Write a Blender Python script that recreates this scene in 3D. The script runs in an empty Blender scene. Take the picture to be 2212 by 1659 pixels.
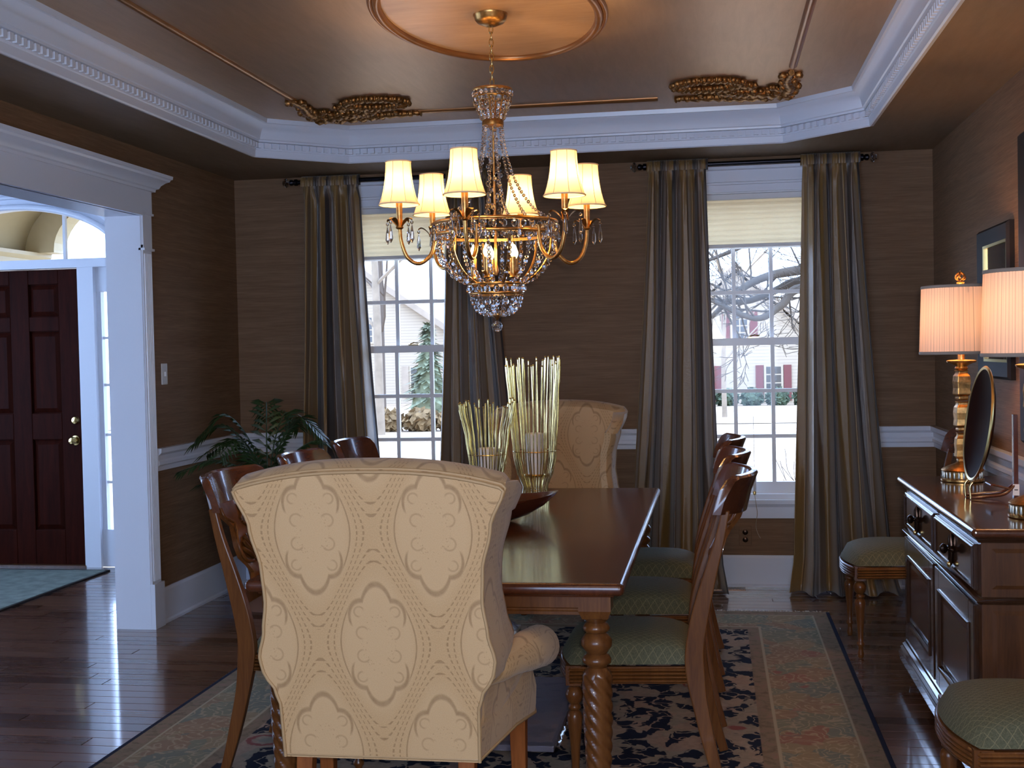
import bpy, bmesh, math, random
from mathutils import Vector, Matrix
from math import pi, sin, cos, sqrt, atan2, radians
random.seed(7)
S = bpy.context.scene
COL = S.collection
# ------------------------------------------------------------------ camera
F_PX, YAW, PITCH, ROLL, CAM_H = 2663.17, 0.16259, 0.0274, 0.02114, 1.4146
fw = Vector((-sin(YAW), cos(YAW), 0)); rt = Vector((cos(YAW), sin(YAW), 0)); up = Vector((0, 0, 1))
fw, up = fw*cos(PITCH) - up*sin(PITCH), up*cos(PITCH) + fw*sin(PITCH)
rt, up = rt*cos(ROLL) - up*sin(ROLL), up*cos(ROLL) + rt*sin(ROLL)
cd = bpy.data.cameras.new('camera'); cam = bpy.data.objects.new('camera', cd); COL.objects.link(cam)
cam.matrix_world = Matrix(((rt.x, up.x, -fw.x, 0), (rt.y, up.y, -fw.y, 0), (rt.z, up.z, -fw.z, CAM_H), (0, 0, 0, 1)))
cd.sensor_fit = 'HORIZONTAL'; cd.sensor_width = 36; cd.lens = F_PX/2212*36; cd.clip_start = .05; cd.clip_end = 500
S.camera = cam
# ------------------------------------------------------------------ sky, flash, exposure
wd = bpy.data.worlds.new('overcast_sky'); S.world = wd; wd.use_nodes = True
bgn = wd.node_tree.nodes['Background']; bgn.inputs[0].default_value = (.57, .80, 1.30, 1); bgn.inputs[1].default_value = 7.6
S.view_settings.view_transform = 'Standard'; S.view_settings.look = 'None'
S.view_settings.exposure = 0.0; S.view_settings.gamma = 1; S.view_settings.use_curve_mapping = False
S.cycles.use_denoising = True
S.cycles.max_bounces = 9; S.cycles.diffuse_bounces = 4; S.cycles.glossy_bounces = 3; S.cycles.transmission_bounces = 8; S.cycles.transparent_max_bounces = 16
S.cycles.sample_clamp_indirect = 4; S.cycles.caustics_reflective = False; S.cycles.caustics_refractive = False
def lamp(name, loc, power, col, r=.02, parent=None):
    l = bpy.data.lights.new(name, 'POINT'); l.energy = power; l.color = col; l.shadow_soft_size = r
    o = bpy.data.objects.new(name, l); COL.objects.link(o); o.location = loc
    if parent: o.parent = parent
    return o
FLASH = lamp('camera_flash', (.05, -.04, 1.47), 135, (1, .95, .90), .03)   # the photographer's flash
# ------------------------------------------------------------------ room numbers (metres)
D, XL, XR, ZC, ZT, YB = 7.3155, -2.922, 1.242, 2.504, 2.685, -1.0
RAIL_T, RAIL_B, BASE_T = .934, .814, .187
TX, TY = -.81, 4.585                       # table centre
# ------------------------------------------------------------------ mesh builder
class MB:
    def __init__(s): s.v = []; s.f = []; s.uv = None
    def add(s, vs, fs):
        n = len(s.v); s.v += [tuple(v) for v in vs]; s.f += [tuple(i+n for i in f) for f in fs]; return s
    def box(s, x0, x1, y0, y1, z0, z1, M=None):
        vs = [(x, y, z) for z in (z0, z1) for y in (y0, y1) for x in (x0, x1)]
        if M is not None: vs = [M @ Vector(v) for v in vs]
        return s.add(vs, [(0,2,3,1),(4,5,7,6),(0,1,5,4),(2,6,7,3),(0,4,6,2),(1,3,7,5)])
    def prism(s, poly, a0, a1, ax='z'):
        """poly of 2d points, extruded along ax between a0 and a1"""
        n = len(poly)
        def P(p, a): return {'z': (p[0], p[1], a), 'y': (p[0], a, p[1]), 'x': (a, p[0], p[1])}[ax]
        vs = [P(p, a0) for p in poly] + [P(p, a1) for p in poly]
        fs = [tuple(range(n-1, -1, -1)), tuple(range(n, 2*n))] + [(i, (i+1) % n, n+(i+1) % n, n+i) for i in range(n)]
        return s.add(vs, fs)
    def lathe(s, prof, seg=16, c=(0,0,0), M=None, a0=0, flute=None):
        """prof [(r,z)] bottom to top"""
        vs = []
        for (r, z) in prof:
            for k in range(seg):
                a = a0 + 2*pi*k/seg
                rr = r if not flute else r*flute(a, z)
                v = Vector((c[0]+rr*cos(a), c[1]+rr*sin(a), c[2]+z))
                vs.append(M @ v if M is not None else v)
        fs = []
        for i in range(len(prof)-1):
            for k in range(seg):
                k2 = (k+1) % seg
                fs.append((i*seg+k, i*seg+k2, (i+1)*seg+k2, (i+1)*seg+k))
        fs.append(tuple(range(seg-1, -1, -1))); fs.append(tuple(range((len(prof)-1)*seg, len(prof)*seg)))
        return s.add(vs, fs)
    def tube(s, pts, r, seg=8, closed=False, caps=True):
        pts = [Vector(p) for p in pts]; n = len(pts)
        rs = r if isinstance(r, (list, tuple)) else [r]*n
        ring = []; prev = None
        for i, p in enumerate(pts):
            a = pts[i-1] if (i > 0 or closed) else p; b = pts[(i+1) % n] if (i < n-1 or closed) else p
            t = (b-a); t = t.normalized() if t.length > 1e-9 else Vector((0,0,1))
            if prev is None:
                q = Vector((0,0,1)) if abs(t.z) < .9 else Vector((1,0,0))
                u = t.cross(q).normalized()
            else:
                u = prev - t*prev.dot(t); u = u.normalized() if u.length > 1e-6 else t.orthogonal().normalized()
            prev = u; w = t.cross(u)
            ring += [p + (u*cos(2*pi*k/seg) + w*sin(2*pi*k/seg))*rs[i] for k in range(seg)]
        fs = []
        for i in range(n if closed else n-1):
            j = (i+1) % n
            for k in range(seg): fs.append((i*seg+k, i*seg+(k+1) % seg, j*seg+(k+1) % seg, j*seg+k))
        if caps and not closed: fs += [tuple(range(seg-1, -1, -1)), tuple(range((n-1)*seg, n*seg))]
        return s.add(ring, fs)
    def sweep(s, pts, sec, side=(1,0,0)):
        """sweep a 2d section list-of-lists (a along side, b along normal) through pts; sec may differ per point"""
        pts = [Vector(p) for p in pts]; n = len(pts); sd = Vector(side).normalized()
        secs = sec if isinstance(sec[0][0], (list, tuple)) else [sec]*n
        m = len(secs[0]); vs = []
        for i, p in enumerate(pts):
            t = (pts[min(i+1, n-1)] - pts[max(i-1, 0)]).normalized(); w = t.cross(sd).normalized()
            vs += [p + sd*a + w*b for (a, b) in secs[i]]
        fs = [(i*m+k, i*m+(k+1) % m, (i+1)*m+(k+1) % m, (i+1)*m+k) for i in range(n-1) for k in range(m)]
        fs += [tuple(range(m-1, -1, -1)), tuple(range((n-1)*m, n*m))]
        return s.add(vs, fs)
    def ball(s, c, r, seg=8, rings=5, sz=1):
        prof = [(max(1e-4, r*sin(pi*i/rings)), -r*sz*cos(pi*i/rings)) for i in range(rings+1)]
        return s.lathe(prof, seg, c)
    def grid(s, fn, nu, nv, closed_u=False):
        vs = [fn(i/nu, j/nv) for j in range(nv+1) for i in range(nu+(0 if closed_u else 1))]
        w = nu if closed_u else nu+1
        fs = [(j*w+i, j*w+(i+1) % w, (j+1)*w+(i+1) % w, (j+1)*w+i) for j in range(nv) for i in range(nu)]
        return s.add(vs, fs)
    def loop_profile(s, poly, prof):
        """crown: closed plan polygon (ccw), prof [(inset, z)] -> mitred sweep"""
        n = len(poly); rows = []
        for (d, z) in prof:
            row = []
            for i in range(n):
                p0, p1, p2 = Vector(poly[i-1]), Vector(poly[i]), Vector(poly[(i+1) % n])
                e1 = (p1-p0).normalized(); e2 = (p2-p1).normalized()
                n1 = Vector((-e1.y, e1.x)); n2 = Vector((-e2.y, e2.x)); b = (n1+n2); b = b/ (1+n1.dot(n2))
                q = p1 + b*d; row.append((q.x, q.y, z))
            rows.append(row)
        vs = [p for r in rows for p in r]
        fs = [(j*n+i, j*n+(i+1) % n, (j+1)*n+(i+1) % n, (j+1)*n+i) for j in range(len(prof)-1) for i in range(n)]
        return s.add(vs, fs)
    def mesh(s, name, mat, smooth=None, flip=False, uvbox=False):
        me = bpy.data.meshes.new(name); me.from_pydata(s.v, [], s.f)
        bm = bmesh.new(); bm.from_mesh(me)
        bmesh.ops.recalc_face_normals(bm, faces=bm.faces)
        if flip: bmesh.ops.reverse_faces(bm, faces=bm.faces)
        if uvbox:
            l = bm.loops.layers.uv.new('box')
            for f in bm.faces:
                nx, ny, nz = (abs(c) for c in f.normal)
                for lp in f.loops:
                    c = lp.vert.co
                    lp[l].uv = (c.y, c.z) if nx > ny and nx > nz*.7 else ((c.x, c.z) if ny > nz*.7 else (c.x, c.y))
        bm.to_mesh(me); bm.free()
        if s.uv and not uvbox:
            l = me.uv_layers.new(name='uv')
            for lp in me.loops: l.data[lp.index].uv = s.uv[lp.vertex_index]
        if mat: me.materials.append(M[mat])
        if smooth is not None:
            me.shade_smooth(); me.set_sharp_from_angle(angle=radians(smooth))
        return me
    def build(s, name, mat, parent=None, smooth=None, loc=None, rz=0, **kw):
        o = bpy.data.objects.new(name, s.mesh(name, mat, smooth, **kw)); COL.objects.link(o)
        if parent: o.parent = parent
        if loc: o.location = loc
        if rz: o.rotation_euler.z = rz
        return o
def tag(o, label=None, cat=None, group=None, kind=None):
    for k, v in (('label', label), ('category', cat), ('group', group), ('kind', kind)):
        if v: o[k] = v
    return o
def empty(name, loc=(0,0,0), rz=0, **kw):
    o = bpy.data.objects.new(name, None); COL.objects.link(o); o.location = loc; o.rotation_euler.z = rz; o.empty_display_size = .1
    return tag(o, **kw)
def link(name, me, parent=None, loc=None, rot=None, scale=None):
    o = bpy.data.objects.new(name, me); COL.objects.link(o)
    if parent: o.parent = parent
    if loc is not None: o.location = loc
    if rot is not None: o.rotation_euler = rot
    if scale is not None: o.scale = scale
    return o
def copy_tree(o, parent=None):
    c = o.copy(); COL.objects.link(c); c.parent = parent
    for ch in list(o.children): copy_tree(ch, c)
    return c
def bevel(o, w, seg=2, ang=40):
    m = o.modifiers.new('bevel', 'BEVEL'); m.width = w; m.segments = seg; m.limit_method = 'ANGLE'; m.angle_limit = radians(ang)
    return o
def lerp(a, b, t): return a+(b-a)*t
def interp(pts, t):
    if t <= pts[0][0]: return pts[0][1]
    for (a, va), (b, vb) in zip(pts, pts[1:]):
        if t <= b:
            k = (t-a)/(b-a); k = k*k*(3-2*k); return va+(vb-va)*k
    return pts[-1][1]
def catmull(pts, n=6):
    P = [Vector(p) for p in pts]; out = []
    for i in range(len(P)-1):
        p0 = P[max(i-1,0)]; p1 = P[i]; p2 = P[i+1]; p3 = P[min(i+2, len(P)-1)]
        for k in range(n):
            t = k/n
            out.append(.5*((2*p1)+(p2-p0)*t+(2*p0-5*p1+4*p2-p3)*t*t+(3*p1-p0-3*p2+p3)*t**3))
    return out+[P[-1]]
# ------------------------------------------------------------------ materials
M = {}
class N:
    def __init__(s, name, rough=.5, metal=0, spec=.5):
        s.m = bpy.data.materials.new(name); s.m.use_nodes = True; s.t = s.m.node_tree; s.b = s.t.nodes['Principled BSDF']
        s.b.inputs['Roughness'].default_value = rough; s.b.inputs['Metallic'].default_value = metal
        s.b.inputs['Specular IOR Level'].default_value = spec; M[name] = s.m
    def n(s, typ, **kw):
        x = s.t.nodes.new(typ)
        for k, v in kw.items(): setattr(x, k, v)
        return x
    def L(s, a, b): s.t.links.new(a, b)
    def put(s, sock, v):
        if isinstance(v, bpy.types.NodeSocket): s.L(v, sock)
        elif v is not None:
            if isinstance(v, (tuple, list)) and len(v) == 3 and sock.type == 'RGBA': v = (*v, 1)
            sock.default_value = v
    def ma(s, op, a, b=None, c=None, clamp=False):
        x = s.n('ShaderNodeMath', operation=op, use_clamp=clamp)
        for i, v in enumerate((a, b, c)):
            if v is not None: s.put(x.inputs[i], v)
        return x.outputs[0]
    def co(s, which='Object'): return s.n('ShaderNodeTexCoord').outputs[which]
    def mp(s, vec, scale=(1,1,1), loc=(0,0,0), rot=(0,0,0)):
        x = s.n('ShaderNodeMapping'); s.L(vec, x.inputs[0]); x.inputs[1].default_value = loc; x.inputs[2].default_value = rot; x.inputs[3].default_value = scale
        return x.outputs[0]
    def noise(s, vec, scale=5, detail=3, rough=.5, dist=0, out=0):
        x = s.n('ShaderNodeTexNoise'); s.L(vec, x.inputs['Vector']); x.inputs['Scale'].default_value = scale
        x.inputs['Detail'].default_value = detail; x.inputs['Roughness'].default_value = rough; x.inputs['Distortion'].default_value = dist
        return x.outputs[out]
    def vor(s, vec, scale=5, feature='F1', out='Distance', rnd=1):
        x = s.n('ShaderNodeTexVoronoi', feature=feature); s.L(vec, x.inputs['Vector']); x.inputs['Scale'].default_value = scale
        if 'Randomness' in x.inputs: x.inputs['Randomness'].default_value = rnd
        return x.outputs[out]
    def ramp(s, fac, stops, interp='LINEAR'):
        x = s.n('ShaderNodeValToRGB'); s.put(x.inputs[0], fac); e = x.color_ramp; e.interpolation = interp
        while len(e.elements) < len(stops): e.elements.new(.5)
        for el, (p, c) in zip(e.elements, stops):
            el.position = p; el.color = (*c, 1) if len(c) == 3 else c
        return x.outputs[0]
    def mix(s, f, a, b, blend='MIX'):
        x = s.n('ShaderNodeMix', data_type='RGBA', blend_type=blend)
        s.put(x.inputs[0], f); s.put(x.inputs[6], a); s.put(x.inputs[7], b); return x.outputs[2]
    def sep(s, vec):
        x = s.n('ShaderNodeSeparateXYZ'); s.L(vec, x.inputs[0]); return x.outputs
    def comb(s, a, b, c=0):
        x = s.n('ShaderNodeCombineXYZ'); s.put(x.inputs[0], a); s.put(x.inputs[1], b); s.put(x.inputs[2], c); return x.outputs[0]
    def col(s, v): s.put(s.b.inputs['Base Color'], v); return s
    def rgh(s, v): s.put(s.b.inputs['Roughness'], v); return s
    def bump(s, h, strength=.3, dist=.01):
        x = s.n('ShaderNodeBump'); s.put(x.inputs['Height'], h); x.inputs['Strength'].default_value = strength; x.inputs['Distance'].default_value = dist
        s.L(x.outputs[0], s.b.inputs['Normal']); return s
    def coat(s, w=.5, r=.1):
        s.b.inputs['Coat Weight'].default_value = w; s.b.inputs['Coat Roughness'].default_value = r; return s
    def line(s, d, w, soft=.3):
        """1 where |d| < w"""
        a = s.ma('ABSOLUTE', d); x = s.n('ShaderNodeMapRange'); s.L(a, x.inputs[0])
        x.inputs[1].default_value = w*(1-soft); x.inputs[2].default_value = w*(1+soft); x.inputs[3].default_value = 1; x.inputs[4].default_value = 0
        return x.outputs[0]
    def step(s, d, e, soft=.002):
        """1 where d > e"""
        x = s.n('ShaderNodeMapRange'); s.put(x.inputs[0], d)
        x.inputs[1].default_value = e-soft; x.inputs[2].default_value = e+soft; return x.outputs[0]
def plain(name, c, rough=.5, metal=0, spec=.5, var=0, scale=20):
    n = N(name, rough, metal, spec)
    if var:
        f = n.noise(n.co(), scale, 4)
        n.col(n.ramp(f, [(.3, tuple(x*(1-var) for x in c)), (.7, tuple(min(1, x*(1+var)) for x in c))]))
    else: n.col((*c, 1))
    return n
def wood(name, c1, c2, rough=.3, scale=1, axis=0, coat=.3, cr=.08, bump=.05, spec=.5):
    n = N(name, rough, 0, spec); sc = [14*scale]*3; sc[axis] = 1.2*scale
    v = n.mp(n.co(), tuple(sc)); f = n.noise(v, 2.2, 6, .62, .8)
    g = n.noise(n.mp(n.co(), tuple(x*5 for x in sc)), 3, 3, .6)
    f2 = n.ma('ADD', n.ma('MULTIPLY', f, .75), n.ma('MULTIPLY', g, .25))
    n.col(n.ramp(f2, [(.28, c2), (.5, tuple((a+b)/2 for a, b in zip(c1, c2))), (.72, c1)])); n.bump(g, bump, .002); n.coat(coat, cr)
    return n
# grasscloth wallpaper
n = N('grasscloth', .7, 0, .3); P3 = n.co(); x, y, z = n.sep(P3)
hx = n.ma('ADD', x, y)
v = n.comb(n.ma('MULTIPLY', hx, 5), n.ma('MULTIPLY', z, 170), 0); f = n.noise(v, 1, 4, .6, .6)
v2 = n.comb(n.ma('MULTIPLY', hx, 1.2), n.ma('MULTIPLY', z, 26), 3); f2 = n.noise(v2, 1, 3, .6, .3)
ff = n.ma('ADD', n.ma('MULTIPLY', f, .6), n.ma('MULTIPLY', f2, .4))
n.col(n.ramp(ff, [(.25, (.130, .070, .034)), (.5, (.200, .114, .060)), (.75, (.290, .176, .100))])); n.bump(f, .25, .003)
# satin metallic ceiling paint
n = N('ceiling_paint', .46, .8, .5); f = n.noise(n.mp(n.co(), (9, 1.2, 1)), 3, 5, .65, .5)
n.col(n.ramp(f, [(.3, (.54, .36, .225)), (.7, (.62, .42, .27))])); n.bump(f, .06, .002)
n = N('medallion_paint', .36, .2, .5); f = n.noise(n.mp(n.co(), (2, 7, 1)), 3, 5, .65, .5)
n.col(n.ramp(f, [(.3, (.40, .24, .13)), (.7, (.50, .32, .19))]))
n = N('soffit_paint', .5, 0, .4); f = n.noise(n.mp(n.co(), (9, 1.5, 1)), 3, 4, .6)
n.col(n.ramp(f, [(.3, (.185, .125, .075)), (.7, (.235, .16, .10))]))
n = plain('white_trim', (.76, .80, .88), .28); n.bump(n.noise(n.co(), 60, 2), .03, .002)
plain('white_sash', (.80, .81, .83), .3); plain('foyer_wall', (.55, .52, .42), .6, var=.04); plain('porch_cream', (.52, .42, .235), .5, var=.03)
# hardwood strip floor
n = N('hardwood', .20, 0, .5); at = n.n('ShaderNodeAttribute', attribute_name='tint'); P3 = n.co()
v = n.comb(n.ma('MULTIPLY', n.sep(P3)[0], 2.2), n.ma('MULTIPLY', n.sep(P3)[1], 45), n.ma('MULTIPLY', at.outputs['Fac'], 30))
f = n.noise(v, 1.4, 6, .65, .7); f = n.ma('ADD', n.ma('MULTIPLY', f, .7), n.ma('MULTIPLY', at.outputs['Fac'], .34))
n.col(n.ramp(f, [(.25, (.045, .018, .008)), (.5, (.100, .040, .018)), (.8, (.180, .078, .036))])); n.bump(f, .05, .002); n.coat(1, .09)
n.rgh(n.ma('ADD', n.ma('MULTIPLY', f, .16), .2))
plain('floor_gap', (.015, .008, .005), .8)
# furniture woods
wood('table_wood', (.105, .028, .010), (.042, .011, .004), .24, 1, 1, .32, .10)
wood('table_leg_wood', (.165, .060, .0145), (.060, .018, .005), .3, 1, 2, .22, .06, spec=.22)
wood('chair_wood', (.185, .066, .0155), (.066, .020, .0055), .3, 1, 2, .22, .06, spec=.22)
wood('crest_wood', (.120, .034, .013), (.050, .014, .006), .2, 1, 0, .7, .05)
wood('sideboard_wood', (.120, .044, .013), (.045, .015, .005), .3, 1, 2, .25, .1, spec=.35)
wood('sideboard_top', (.110, .034, .014), (.045, .014, .006), .2, 1, 1, .7, .09)
wood('sideboard_dark', (.050, .020, .009), (.022, .008, .004), .16, 1, 1, .8, .08)
wood('sideboard_panel', (.085, .026, .010), (.036, .011, .005), .25, 1, 2, .3, .12)
wood('door_wood', (.045, .008, .004), (.014, .003, .002), .4, .8, 2, .0, .2, spec=.03)
wood('bowl_wood', (.105, .024, .009), (.045, .010, .004), .25, 1, 0, .5, .08)
wood('leg_blond', (.28, .088, .022), (.15, .042, .011), .5, 1, 2, .0, .1, spec=.08)
plain('dark_frame', (.016, .012, .010), .55, spec=.2); plain('gold_fillet', (.72, .55, .22), .28, 1); plain('silver_edge', (.55, .56, .50), .3, .8)
n = plain('antique_gold', (.50, .27, .085), .34, 1, var=.35, scale=60); n.bump(n.noise(n.co(), 120, 3), .25, .002)
n = plain('ceiling_gilt', (.34, .165, .05), .38, .85, var=.4, scale=70); n.bump(n.noise(n.co(), 90, 4), .5, .004)
plain('oval_gilt', (.33, .15, .05), .32, .6, var=.15, scale=8); plain('brass', (.70, .52, .22), .2, 1); plain('bright_brass', (.85, .68, .28), .16, 1)
n = plain('twig_gold', (.78, .62, .26), .20, 1, var=.15, scale=50)
plain('bronze_dark', (.05, .028, .018), .25, .9); plain('black_metal', (.012, .012, .018), .25, .7)
plain('candle_wax', (.72, .66, .60), .5); plain('white_plastic', (.75, .75, .74), .35); plain('paper_tag', (.85, .83, .80), .7); plain('ink', (.05, .05, .05), .7)
plain('cord_tan', (.35, .28, .2), .7)
n = N('crystal', .02, 0, .5); n.col((.96, .97, 1, 1)); n.b.inputs['Transmission Weight'].default_value = 1; n.b.inputs['IOR'].default_value = 1.6
n = N('mirror_glass', .02, 1); n.col((.75, .77, .78, 1))
def glassy(name, tint, refl):
    m = bpy.data.materials.new(name); m.use_nodes = True; t = m.node_tree; t.nodes.clear(); M[name] = m
    o = t.nodes.new('ShaderNodeOutputMaterial'); a = t.nodes.new('ShaderNodeBsdfTransparent'); b = t.nodes.new('ShaderNodeBsdfGlossy'); x = t.nodes.new('ShaderNodeMixShader')
    a.inputs[0].default_value = (*tint, 1); b.inputs['Roughness'].default_value = .03; x.inputs[0].default_value = refl
    t.links.new(a.outputs[0], x.inputs[1]); t.links.new(b.outputs[0], x.inputs[2]); t.links.new(x.outputs[0], o.inputs[0])
glassy('window_glass', (.97, .98, .98), .012); glassy('vase_glass', (.94, .93, .88), .10); glassy('clear_plastic', (.82, .82, .88), .22)
def translucent(name, c, tr, glow=0, rough=.6, pleat=None):
    m = bpy.data.materials.new(name); m.use_nodes = True; t = m.node_tree; t.nodes.clear(); M[name] = m
    o = t.nodes.new('ShaderNodeOutputMaterial'); a = t.nodes.new('ShaderNodeBsdfDiffuse'); b = t.nodes.new('ShaderNodeBsdfTranslucent'); x = t.nodes.new('ShaderNodeMixShader')
    a.inputs[0].default_value = (*c, 1); b.inputs[0].default_value = (*c, 1); x.inputs[0].default_value = tr
    t.links.new(a.outputs[0], x.inputs[1]); t.links.new(b.outputs[0], x.inputs[2]); t.links.new(x.outputs[0], o.inputs[0])
    if pleat:
        tc = t.nodes.new('ShaderNodeTexCoord'); sp = t.nodes.new('ShaderNodeSeparateXYZ'); t.links.new(tc.outputs['Object'], sp.inputs[0])
        at = t.nodes.new('ShaderNodeMath'); at.operation = 'ARCTAN2'; t.links.new(sp.outputs[0], at.inputs[0]); t.links.new(sp.outputs[1], at.inputs[1])
        nz = t.nodes.new('ShaderNodeTexNoise'); nz.noise_dimensions = '1D'; t.links.new(at.outputs[0], nz.inputs['W']); nz.inputs['Scale'].default_value = pleat; nz.inputs['Detail'].default_value = 3
        r = t.nodes.new('ShaderNodeValToRGB'); t.links.new(nz.outputs[0], r.inputs[0])
        r.color_ramp.elements[0].position = .3; r.color_ramp.elements[0].color = (*[q*.62 for q in c], 1); r.color_ramp.elements[1].position = .55; r.color_ramp.elements[1].color = (*c, 1)
        for q in (a, b): t.links.new(r.outputs[0], q.inputs[0])
translucent('shade_silk', (.93, .74, .45), .215); translucent('shade_trim', (.80, .66, .45), .25)
translucent('drum_silk', (.95, .66, .48), .11, pleat=30); translucent('blind_fabric', (.90, .80, .62), .62)
plain('drum_trim', (.30, .24, .19), .6)
def emit(name, c, k):
    m = bpy.data.materials.new(name); m.use_nodes = True; M[name] = m; b = m.node_tree.nodes['Principled BSDF']
    b.inputs['Base Color'].default_value = (.9, .8, .6, 1); b.inputs['Emission Color'].default_value = (*c, 1); b.inputs['Emission Strength'].default_value = k
emit('bulb_glow', (1, .62, .22), 25)
# green lattice seat cloth
n = N('seat_cloth', .8, 0, .2); x, y, z = n.sep(n.co()); k = 2*pi/.022
d1 = n.ma('SINE', n.ma('MULTIPLY', n.ma('ADD', x, n.ma('MULTIPLY', y, .75)), k/2)); d2 = n.ma('SINE', n.ma('MULTIPLY', n.ma('SUBTRACT', x, n.ma('MULTIPLY', y, .75)), k/2))
ln = n.ma('MAXIMUM', n.line(d1, .13), n.line(d2, .13)); f = n.noise(n.co(), 260, 3)
n.col(n.mix(n.ma('MULTIPLY', ln, .5), n.ramp(f, [(.3, (.070, .070, .038)), (.7, (.125, .118, .068))]), (.26, .21, .11))); n.bump(n.ma('SUBTRACT', f, ln), .2, .002)
# tan damask of the wing chairs (uv = metres)
n = N('damask', .6, 0, .25); n.b.inputs['Sheen Weight'].default_value = .15
u, v, _ = n.sep(n.co('UV')); Wd, Hd = .155, .29
u = n.ma("ADD", u, -.01); v = n.ma("ADD", v, -.67)
gx = n.ma('COSINE', n.ma('MULTIPLY', u, pi/Wd)); gy = n.ma('COSINE', n.ma('MULTIPLY', v, pi/Hd)); g = n.ma('ADD', gx, gy)
def cen(a, P, off):
    return n.ma('SUBTRACT', n.ma('FLOORED_MODULO', n.ma('ADD', a, P+off), 2*P), P)
isB = n.ma('LESS_THAN', g, 0)
def pick(a, P):
    A = cen(a, P, 0); B = cen(a, P, P); return n.ma('ADD', n.ma('MULTIPLY', A, n.ma('SUBTRACT', 1, isB)), n.ma('MULTIPLY', B, isB))
lx, ly = pick(u, Wd), pick(v, Hd); ag = n.ma('ABSOLUTE', g)
th = n.ma('ARCTAN2', ly, lx); r = n.ma('SQRT', n.ma('ADD', n.ma('POWER', n.ma('DIVIDE', lx, .085), 2), n.ma('POWER', n.ma('DIVIDE', ly, .155), 2)))
sc = n.ma('MULTIPLY', n.ma('ABSOLUTE', n.ma('SINE', n.ma('MULTIPLY', th, 5))), .15)
med = n.line(n.ma('SUBTRACT', n.ma('SUBTRACT', r, sc), .86), .045, .5)
sidef = n.ma('MULTIPLY', med, n.step(n.ma('ABSOLUTE', n.ma('SINE', th)), .60, .04))
dash = n.ma('GREATER_THAN', n.ma('SINE', n.ma('MULTIPLY', v, 420)), -.35)
og = n.ma('MAXIMUM', n.ma('MULTIPLY', n.line(n.ma('SUBTRACT', ag, .10), .022), dash), n.ma('MULTIPLY', n.line(n.ma('SUBTRACT', ag, .30), .025), dash))
inn = n.ma('MULTIPLY', n.line(n.ma('SUBTRACT', ag, .60), .035, .5), n.step(n.ma('ABSOLUTE', n.ma('COSINE', th)), .62, .1))
def curl(cx, cy, R):
    a = n.ma('SUBTRACT', n.ma('ABSOLUTE', lx), cx); b = n.ma('SUBTRACT', n.ma('ABSOLUTE', ly), cy)
    q = n.ma('SQRT', n.ma('ADD', n.ma('MULTIPLY', a, a), n.ma('MULTIPLY', b, b)))
    return n.ma('MULTIPLY', n.line(n.ma('SUBTRACT', q, R), .0022, .5), n.step(n.ma('ADD', a, n.ma('MULTIPLY', b, .6)), -.008, .004))
cl = n.ma('MULTIPLY', n.ma('MAXIMUM', curl(.040, .030, .016), curl(.046, .085, .013)), .6)
dots = n.ma('MULTIPLY', n.line(n.vor(n.comb(n.ma('MULTIPLY', lx, 1), n.ma('MULTIPLY', ly, 1), 0), 130), .22), n.ma('MULTIPLY', n.line(n.ma('SUBTRACT', r, .42), .1), .55))
pat = n.ma('MAXIMUM', n.ma('MAXIMUM', sidef, og), n.ma('MAXIMUM', inn, n.ma('MAXIMUM', cl, dots)))
wv = n.noise(n.mp(n.co('UV'), (1, 1, 1)), 420, 2); mot = n.noise(n.co('UV'), 60, 4, .6)
wear = n.ma('ADD', n.ma('MULTIPLY', mot, .7), .35, clamp=True)
basec = n.mix(n.ma('MULTIPLY', n.step(ag, .62, .3), .5), n.ramp(wv, [(.3, (.43, .262, .118)), (.7, (.54, .338, .160))]), (.56, .365, .185))
n.col(n.mix(n.ma('MULTIPLY', pat, n.ma('MULTIPLY', wear, .78)), basec, (.20, .105, .04))); n.bump(n.ma('SUBTRACT', wv, pat), .15, .002)
plain('piping_cloth', (.40, .25, .115), .6)
# striped silk of the curtains (uv.x = metres of cloth)
n = N('striped_silk', .34, 0, .55); n.b.inputs['Sheen Weight'].default_value = .3
u, v, _ = n.sep(n.co('UV')); fr = n.ma('FRACT', n.ma('MULTIPLY', u, 1/.42))
cs = n.ramp(fr, [(0, (.24, .135, .036)), (.17, (.13, .075, .032)), (.225, (.36, .25, .125)), (.245, (.22, .122, .032)), (.42, (.034, .024, .020)), (.52, (.095, .068, .052)), (.60, (.26, .19, .13)), (.63, (.14, .078, .034)), (.70, (.24, .138, .038)), (.83, (.026, .020, .022)), (.91, (.12, .082, .058))], 'CONSTANT')
f = n.noise(n.comb(n.ma('MULTIPLY', u, 30), n.ma('MULTIPLY', v, 700), 0), 1, 3); f2 = n.noise(n.comb(n.ma('MULTIPLY', u, 14), n.ma('MULTIPLY', v, 3), 0), 1, 3)
n.col(n.mix(n.ma('MULTIPLY', f, .2), cs, (.12, .085, .045))); n.bump(n.ma('ADD', n.ma('MULTIPLY', f, .15), f2), .35, .012)
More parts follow.
